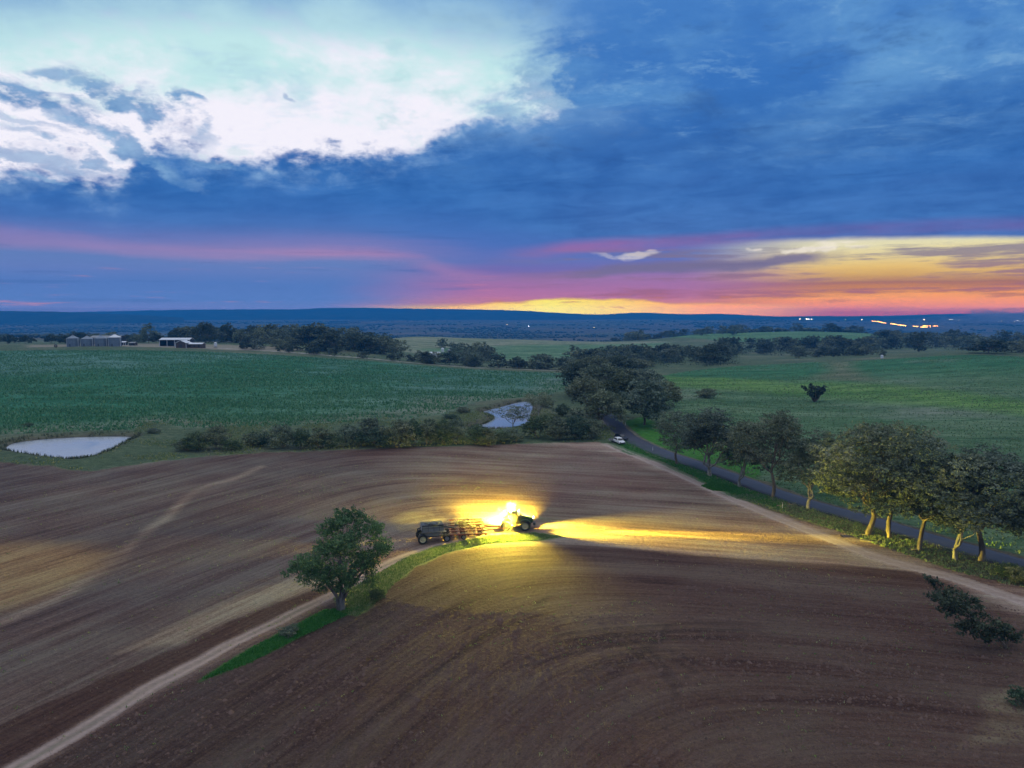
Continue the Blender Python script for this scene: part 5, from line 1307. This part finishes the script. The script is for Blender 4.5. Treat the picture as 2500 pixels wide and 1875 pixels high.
for u, v, L__, a, r, lab in ((1850, 1158, 5.5, .15, .16, 'fallen limb lying left of the farthest lit trunk'), (1905, 1172, 6.5, -.25, .2, 'long fallen limb on the lit ground between the lit trunks'), (1960, 1190, 4.5, -.1, .15, 'short fallen limb beside the nearest lit trunk'), (1700, 1094, 4., .1, .14, 'grey fallen limb under the dark gum with bare branches')):
    x, y = cast(u, v); e = empty('fallen_branch', (x, y, gz(x, y) + r * .7), a, lab, 'branch', 'fallen limbs under the roadside gums')
    rr2 = np.random.default_rng(int(u)); V_, F_ = [], []
    p = bend((-L__ / 2, 0, 0), (L__ / 2, 0, .1), rr2, .12, 6); tube(V_, F_, p, np.linspace(r, r * .35, 7), 7); me = mesh_np('limb', V_, F_, True); link('limb', me, LOGM, parent=e)
    for k in (2, 3, 4): V_, F_ = [], []; tube(V_, F_, bend(p[k], p[k] + [rr2.uniform(.2, .9), rr2.choice([-1, 1]) * rr2.uniform(.6, 1.4), rr2.uniform(.1, .7)], rr2, .2, 3), [r * .4, r * .3, r * .2, r * .08], 5); link('twig', mesh_np('twig', V_, F_, True), LOGM, parent=e)

# small dam beyond the road under the gums
pc = casts([(1793, 1046), (1800, 1038), (1828, 1032), (1862, 1035), (1866, 1043), (1840, 1048)]); cc = pc.mean(0)
bm = bmesh.new(); zc = gz(*cc) + .12
bm.faces.new([bm.verts.new((p[0], p[1], zc)) for p in smooth_line(np.concatenate([pc, pc[:1]]), 4)[:-1]]); bmesh.ops.recalc_face_normals(bm, faces=bm.faces)
for f in bm.faces:
    if f.normal.z < 0: f.normal_flip()
me = bpy.data.meshes.new('water'); bm.to_mesh(me); bm.free(); link('water', me, M_WATER, kind='structure')

# ------------------------------------------------------------------ grass fire, its smoke, and the lights on the plain
FIRE = plain('flames', (.3, .08, .01), .9, 0, .0, 1, (1.0, .34, .04), 24.0)
FIREHOT = plain('hot_flames', (.3, .08, .01), .9, 0, .0, 1, (1.0, .42, .07), 24.0)
def fire(line, n, h, mat, label):
    rf = np.random.default_rng(n); P_ = smooth_line(line, 6); x0, y0 = P_.mean(0); z0 = gz(x0, y0)
    e = empty('grass_fire', (x0, y0, z0), 0, label, 'fire', 'grass fire on the plain')
    s = np.linspace(0, len(P_) - 1, n); b = MB()
    for t in s:
        i = min(int(t), len(P_) - 2); p = P_[i] + (P_[i + 1] - P_[i]) * (t - i); hh = h * rf.uniform(.5, 1.5); r = hh * rf.uniform(.4, .8)
        zz_ = gz(p[0], p[1]) - z0
        b.lathe([(r, zz_ - .3), (r * 1.1, zz_ + hh * .3), (r * .6, zz_ + hh * .65), (.03, zz_ + hh)], 6, 'z', (p[0] - x0 + rf.normal(0, .8), p[1] - y0 + rf.normal(0, 1.5), 0))
    b.done('flames', mat, e)
fire([cast(u, v) for u, v in ((1884, 694.5), (1896, 695.6), (1906, 697))], 40, 2.2, FIRE, 'dull red left end of the long grass fire line')
fire([cast(u, v) for u, v in ((1906, 697), (1925, 699.5), (1940, 701.8), (1957, 704.2))], 170, 1.8, FIREHOT, 'bright unbroken middle of the long grass fire line')
fire([cast(u, v) for u, v in ((1972, 704.8), (1978, 705.4), (1984, 706))], 16, 1.7, FIREHOT, 'short fire patch right of the gap in the fire line')
fire([cast(u, v) for u, v in ((1988, 706.8), (1998, 707), (2010, 706.5))], 34, 1.8, FIREHOT, 'broken fire patch at the right end of the fire line')
fire([cast(u, v) for u, v in ((1994, 704.6), (2010, 704.4), (2026, 704.6))], 26, 2.4, FIRE, 'low red flames behind the right end of the fire line')
it = []
for k in range(46):
    t = rd_.random(); u = 1900 + 380 * t ** .8; y = 4500 + rd_.uniform(-100, 600) * t
    x, y = at_depth(u, y); s = 28 + 115 * t * rd_.uniform(.5, 1.3)
    z = -30 + rd_.uniform(5, 28) + 62 * t * rd_.random() ** .8
    it.append(((x, y, z), (s * 1.6, s * 1.3, min(s * rd_.uniform(.3, .6), 32))))
for k in range(10):
    u = 2110 + rd_.uniform(0, 160); x, y = at_depth(u, 5200 + rd_.uniform(-200, 400)); it.append(((x, y, 50 + rd_.uniform(-15, 30)), (rd_.uniform(60, 120), 100, rd_.uniform(18, 30))))
ellipsoids('smoke', it, air('smoke_air', (.60, .52, .60), .0024, 0.2))
YL = plain('yard_lamp', (.8, .8, .7), .3, 0, 0, 1, (1.0, .74, .34), 40.0); YL.cycles.emission_sampling = 'NONE'
WL = plain('white_lamp', (.8, .8, .8), .3, 0, 0, 1, (.9, .92, 1.0), 36.0); WL.cycles.emission_sampling = 'NONE'
lamp = None
LIST = [(1728, 689.5, 1.1, 0), (1742, 690.3, 1.4, 0), (1747, 690.3, 1.2, 1), (1753, 690.6, 1.0, 0), (1827, 690.6, .9, 0), (1862, 691.3, 1.2, 0), (1996, 691.4, 1.2, 0), (2052, 690.9, .8, 0), (2056, 690.8, .8, 1), (2071, 691.2, .7, 0),
        (2156, 693.5, .9, 1), (2163, 693.9, 1.2, 0), (2178, 693.0, .8, 0), (2186, 693.4, .7, 0), (2192, 694.0, 1.1, 0), (2197, 692.5, .9, 1), (2203, 693.0, 1.2, 0), (2209, 693.8, .9, 1), (2200, 691.8, .7, 0), (1283, 712, .7, 0), (1142, 708, .7, 1), (1095, 704, .6, 0)]
for i, (u, v, k, c) in enumerate(LIST):
    x, y = cast(u, v + 2.3 if u > 1500 else v); z = gz(x, y); r = k * y / 2600.
    e = empty('floodlight', (x, y, z), 0, None, 'light', 'distant lights on the plain')
    e['label'] = f'{nth(sorted(range(len(LIST)), key=lambda q: LIST[q][0]).index(i))} of the distant lights on the dark plain, a {"white" if c else "yellow"} one'
    hgt = 9.0
    MB().bar((0, 0, 0), (0, 0, hgt), .25, 6).done('pole', DARKP, e)
    MB().sphere((0, 0, hgt), r, 5, (1, 1, .8)).done('lamp', WL if c else YL, e)

# ------------------------------------------------------------------ small growth: tufts on the grass strip, straw and clods on the ploughing
def tufts(name, n, where, hrange, c, spread=.5, seed=1, blades=5, wide=.07):
    r_ = np.random.default_rng(seed)
    xy = where(r_, n); n = len(xy); z = ground_z(xy[:, 0], xy[:, 1])
    h = r_.uniform(*hrange, (n, blades)); a = r_.uniform(0, 6.28, (n, blades)); l = r_.uniform(.15, 1, (n, blades)) * spread
    bx = xy[:, :1] + r_.normal(0, .12, (n, blades)); by = xy[:, 1:] + r_.normal(0, .12, (n, blades)); w = wide * r_.uniform(.6, 1.5, (n, blades))
    p0 = np.stack([bx - w * np.sin(a), by + w * np.cos(a), z[:, None] + 0 * a - .03], -1); p1 = np.stack([bx + w * np.sin(a), by - w * np.cos(a), z[:, None] + 0 * a - .03], -1)
    p2 = np.stack([bx + np.cos(a) * h * l, by + np.sin(a) * h * l, z[:, None] + h], -1)
    co = np.stack([p0, p1, p2], 2).reshape(-1, 3)
    me = mesh_np(name, co, np.arange(len(co)).reshape(-1, 3))
    a_ = me.attributes.new('leaf', 'FLOAT', 'POINT'); a_.data.foreach_set('value', np.repeat(r_.random(n), blades * 3).astype(np.float32))
    return link(name, me, c, kind='stuff')
def inside(poly, cut=None):
    poly = np.asarray(poly)
    def f(r_, n):
        p = np.stack([r_.uniform(poly[:, 0].min(), poly[:, 0].max(), n * 6), r_.uniform(poly[:, 1].min(), poly[:, 1].max(), n * 6)], -1)
        return p[sdist(p[:, 0], p[:, 1], poly) < -.1][:n]
    return f
G_LUSH = leaf_mat('lush_grass', (.04, .17, .025), (.07, .25, .04), (.13, .29, .08))
G_MIX = leaf_mat('mixed_grass', (.09, .17, .05), (.18, .26, .09), (.38, .38, .22))
G_BANK = leaf_mat('bank_grass', (.11, .18, .08), (.19, .25, .125), (.30, .31, .19))
G_DRY = leaf_mat('dry_straw', (.12, .09, .06), (.19, .145, .10), (.29, .23, .16))
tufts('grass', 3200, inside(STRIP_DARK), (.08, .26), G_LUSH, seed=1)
tufts('grass', 5200, inside(STRIP_LIT), (.10, .30), G_MIX, seed=2)  # paler tufts, lamp light put into their colour
tufts('grass', 3600, inside(VERGE), (.08, .28), G_LUSH, seed=3); tufts('grass', 1600, inside(VERGE_PATCH), (.15, .4), G_LUSH, seed=4)
TW = casts([(1560, 1066), (1850, 1162), (2060, 1234), (2212, 1272), (2400, 1330), (2400, 1285), (2110, 1204), (1880, 1138), (1660, 1072)])
tufts('grass', 4200, inside(TW), (.08, .34), G_BANK, seed=5, wide=.07)
BANKS = casts([(0, 1000), (190, 1016), (420, 986), (700, 972), (1000, 961), (1330, 952), (1330, 925), (1180, 890), (980, 890), (700, 915), (300, 910), (285, 945), (150, 996), (0, 978)])
def on_bank(r_, n):
    p = inside(BANKS)(r_, n * 3); k = fbm(p[:, 0] / 9, p[:, 1] / 9, 91, 3) > r_.uniform(-.25, .45, len(p)); return p[k][:n]
tufts('grass', 8000, on_bank, (.15, .55), G_BANK, seed=6, wide=.10)
FIELD = casts([(-100, 1040), (300, 1030), (900, 985), (1300, 975), (1900, 1215), (2300, 1350), (2300, 1640), (-100, 1640)])
def on_soil(r_, n):
    p = inside(FIELD)(r_, n * 2); d, s_ = rows(p[:, 0], p[:, 1])
    k = (np.hypot(p[:, 0] - tx_, p[:, 1] - ty_) > 26) & (vnoise(d * .5, s_ * .05, 71) + .6 * fbm(p[:, 0] / 14, p[:, 1] / 14, 72, 2) > r_.uniform(-.3, .8, len(p))); return p[k][:n]
tufts('straw', 7000, on_soil, (.05, .20), G_DRY, spread=1.4, seed=7, blades=3, wide=.032)
tufts('weeds', 3000, on_soil, (.06, .2), G_MIX, spread=1., seed=8, blades=4, wide=.06)
def clods(n, poly, keep, col, seed, g2):
    r_ = np.random.default_rng(seed); p = inside(poly)(r_, n); p = p[keep(p, r_)]; n = len(p); z = ground_z(p[:, 0], p[:, 1])
    o = np.array([(1, 0, 0), (0, 1, 0), (-1, 0, 0), (0, -1, 0), (0, 0, .9)]); s = r_.gamma(2., g2, n).clip(.03, .30)
    v = np.stack([p[:, 0], p[:, 1], z], -1)[:, None] + o[None] * s[:, None, None] * r_.uniform(.6, 1.3, (n, 5, 3)) + np.array([0, 0, -.01])
    f = (np.arange(n)[:, None, None] * 5 + np.array([(0, 1, 4), (1, 2, 4), (2, 3, 4), (3, 0, 4)])[None]).reshape(-1, 3)
    link('clods', mesh_np('clods', v.reshape(-1, 3), f), plain('clod_earth', col, .95, 0, .45, .9), kind='stuff')
def in_rows(p, r_, near_=True):
    d, s_ = rows(p[:, 0], p[:, 1]); b = vnoise(d * .9, s_ * .06, 81) + .7 * vnoise(d * .25, s_ * .03, 82)
    return ((d > .5) if near_ else (d < -2.5)) & (b > r_.uniform(-1.1, .9, len(p))) & (ldist(p[:, 0], p[:, 1], TRACK) > 1.6) & (sdist(p[:, 0], p[:, 1], STRIP_LIT) > .4) & (sdist(p[:, 0], p[:, 1], STRIP_DARK) > .4)
NEARF = casts([(-100, 1660), (40, 1650), (640, 1320), (900, 1195), (1150, 1164), (1900, 1224), (2300, 1320), (2300, 1660)])
clods(78000, NEARF, lambda p, r_: in_rows(p, r_) & (np.hypot(p[:, 0], p[:, 1]) < 105) & (np.hypot(p[:, 0] - tx_, p[:, 1] - ty_) > 34) & (ldist(p[:, 0], p[:, 1], HEAD_TRACK) > 3), (.094, .055, .041), 19, .038)
def rim(poly, w0, w1):
    def f(r_, n):
        i = r_.integers(0, len(poly) - 1, n); t = r_.random((n, 1)); p = poly[i] * (1 - t) + poly[i + 1] * t; c = poly.mean(0)
        v = p - c; v /= np.linalg.norm(v, axis=1)[:, None]; p = p + v * r_.uniform(w0, w1, (n, 1))
        return p[fbm(p[:, 0] / 5, p[:, 1] / 5, 55, 2) > r_.uniform(-.5, .3, n)]
    return f
G_REED = leaf_mat('reeds', (.05, .075, .03), (.10, .12, .055), (.22, .20, .12))
for poly in (POND_A, POND_B): tufts('reeds', 900, rim(poly, .2, 3.5), (.3, 1.0), G_REED, seed=41, blades=5, wide=.06)
def nearer(poly, k, y0):
    f = inside(poly)
    def h(r_, n):
        p = f(r_, n * 2); d = np.hypot(p[:, 0], p[:, 1]); b = fbm(p[:, 0] / 40, p[:, 1] / 16, 95, 3) + .5 * fbm(p[:, 0] / 6, p[:, 1] / 4, 96, 2)
        return p[(r_.random(len(p)) < (y0 / np.maximum(d, y0)) ** k) & (b > r_.uniform(-.7, .7, len(p)))][:n]
    return h
G_CROP = leaf_mat('crop_leaves', (.040, .155, .074), (.080, .225, .118), (.17, .31, .20))
tufts('crop_plants', 110000, nearer(CROP, 1.0, 230), (.35, .95), G_CROP, seed=31, blades=2, wide=.22, spread=.7)
G_PAST = leaf_mat('pasture_grass', (.082, .168, .064), (.14, .225, .098), (.25, .29, .17))
tufts('pasture_tufts', 60000, nearer(PASTURE, 1.0, 190), (.15, .55), G_PAST, seed=32, blades=2, wide=.16, spread=.8)

def undergrowth():
    r_ = np.random.default_rng(303); cl = []
    def strip(n, us, ys, h, zc=None):
        for _ in range(n):
            u = r_.uniform(*us); y = r_.uniform(*ys) if zc is None else zc(u) + r_.uniform(*ys); x, y = at_depth(u, y); s = r_.uniform(.6, 1.2) * h
            cl.append((x, y, gz(x, y) + s * .45, s * r_.uniform(.9, 1.8), s * r_.uniform(.8, 1.3), s * r_.uniform(.6, .9)))
    strip(90, (360, 850), (600, 680), 5.0); strip(40, (700, 862), (555, 620), 4.5); strip(130, (1228, 1585), (490, 640), 5.5); strip(110, (1560, 1880), (700, 860), 6.0)
    strip(120, (1880, 2260), (800, 1050), 7.0); strip(60, (1330, 1600), (1080, 1400), 7.0); strip(50, (1500, 1870), (1290, 1370), 6.0); strip(60, (700, 1230), (0, 14), 2.2, lambda u: np.interp(u, [700, 900, 1230], [528, 503, 477]))
    strip(40, (1230, 1420), (300, 470), 4.0)
    me = crown_mesh('undergrowth', np.array(cl), 26000, 1.25, 304); link('undergrowth', me, M_DARKLEAF, kind='stuff')
undergrowth()
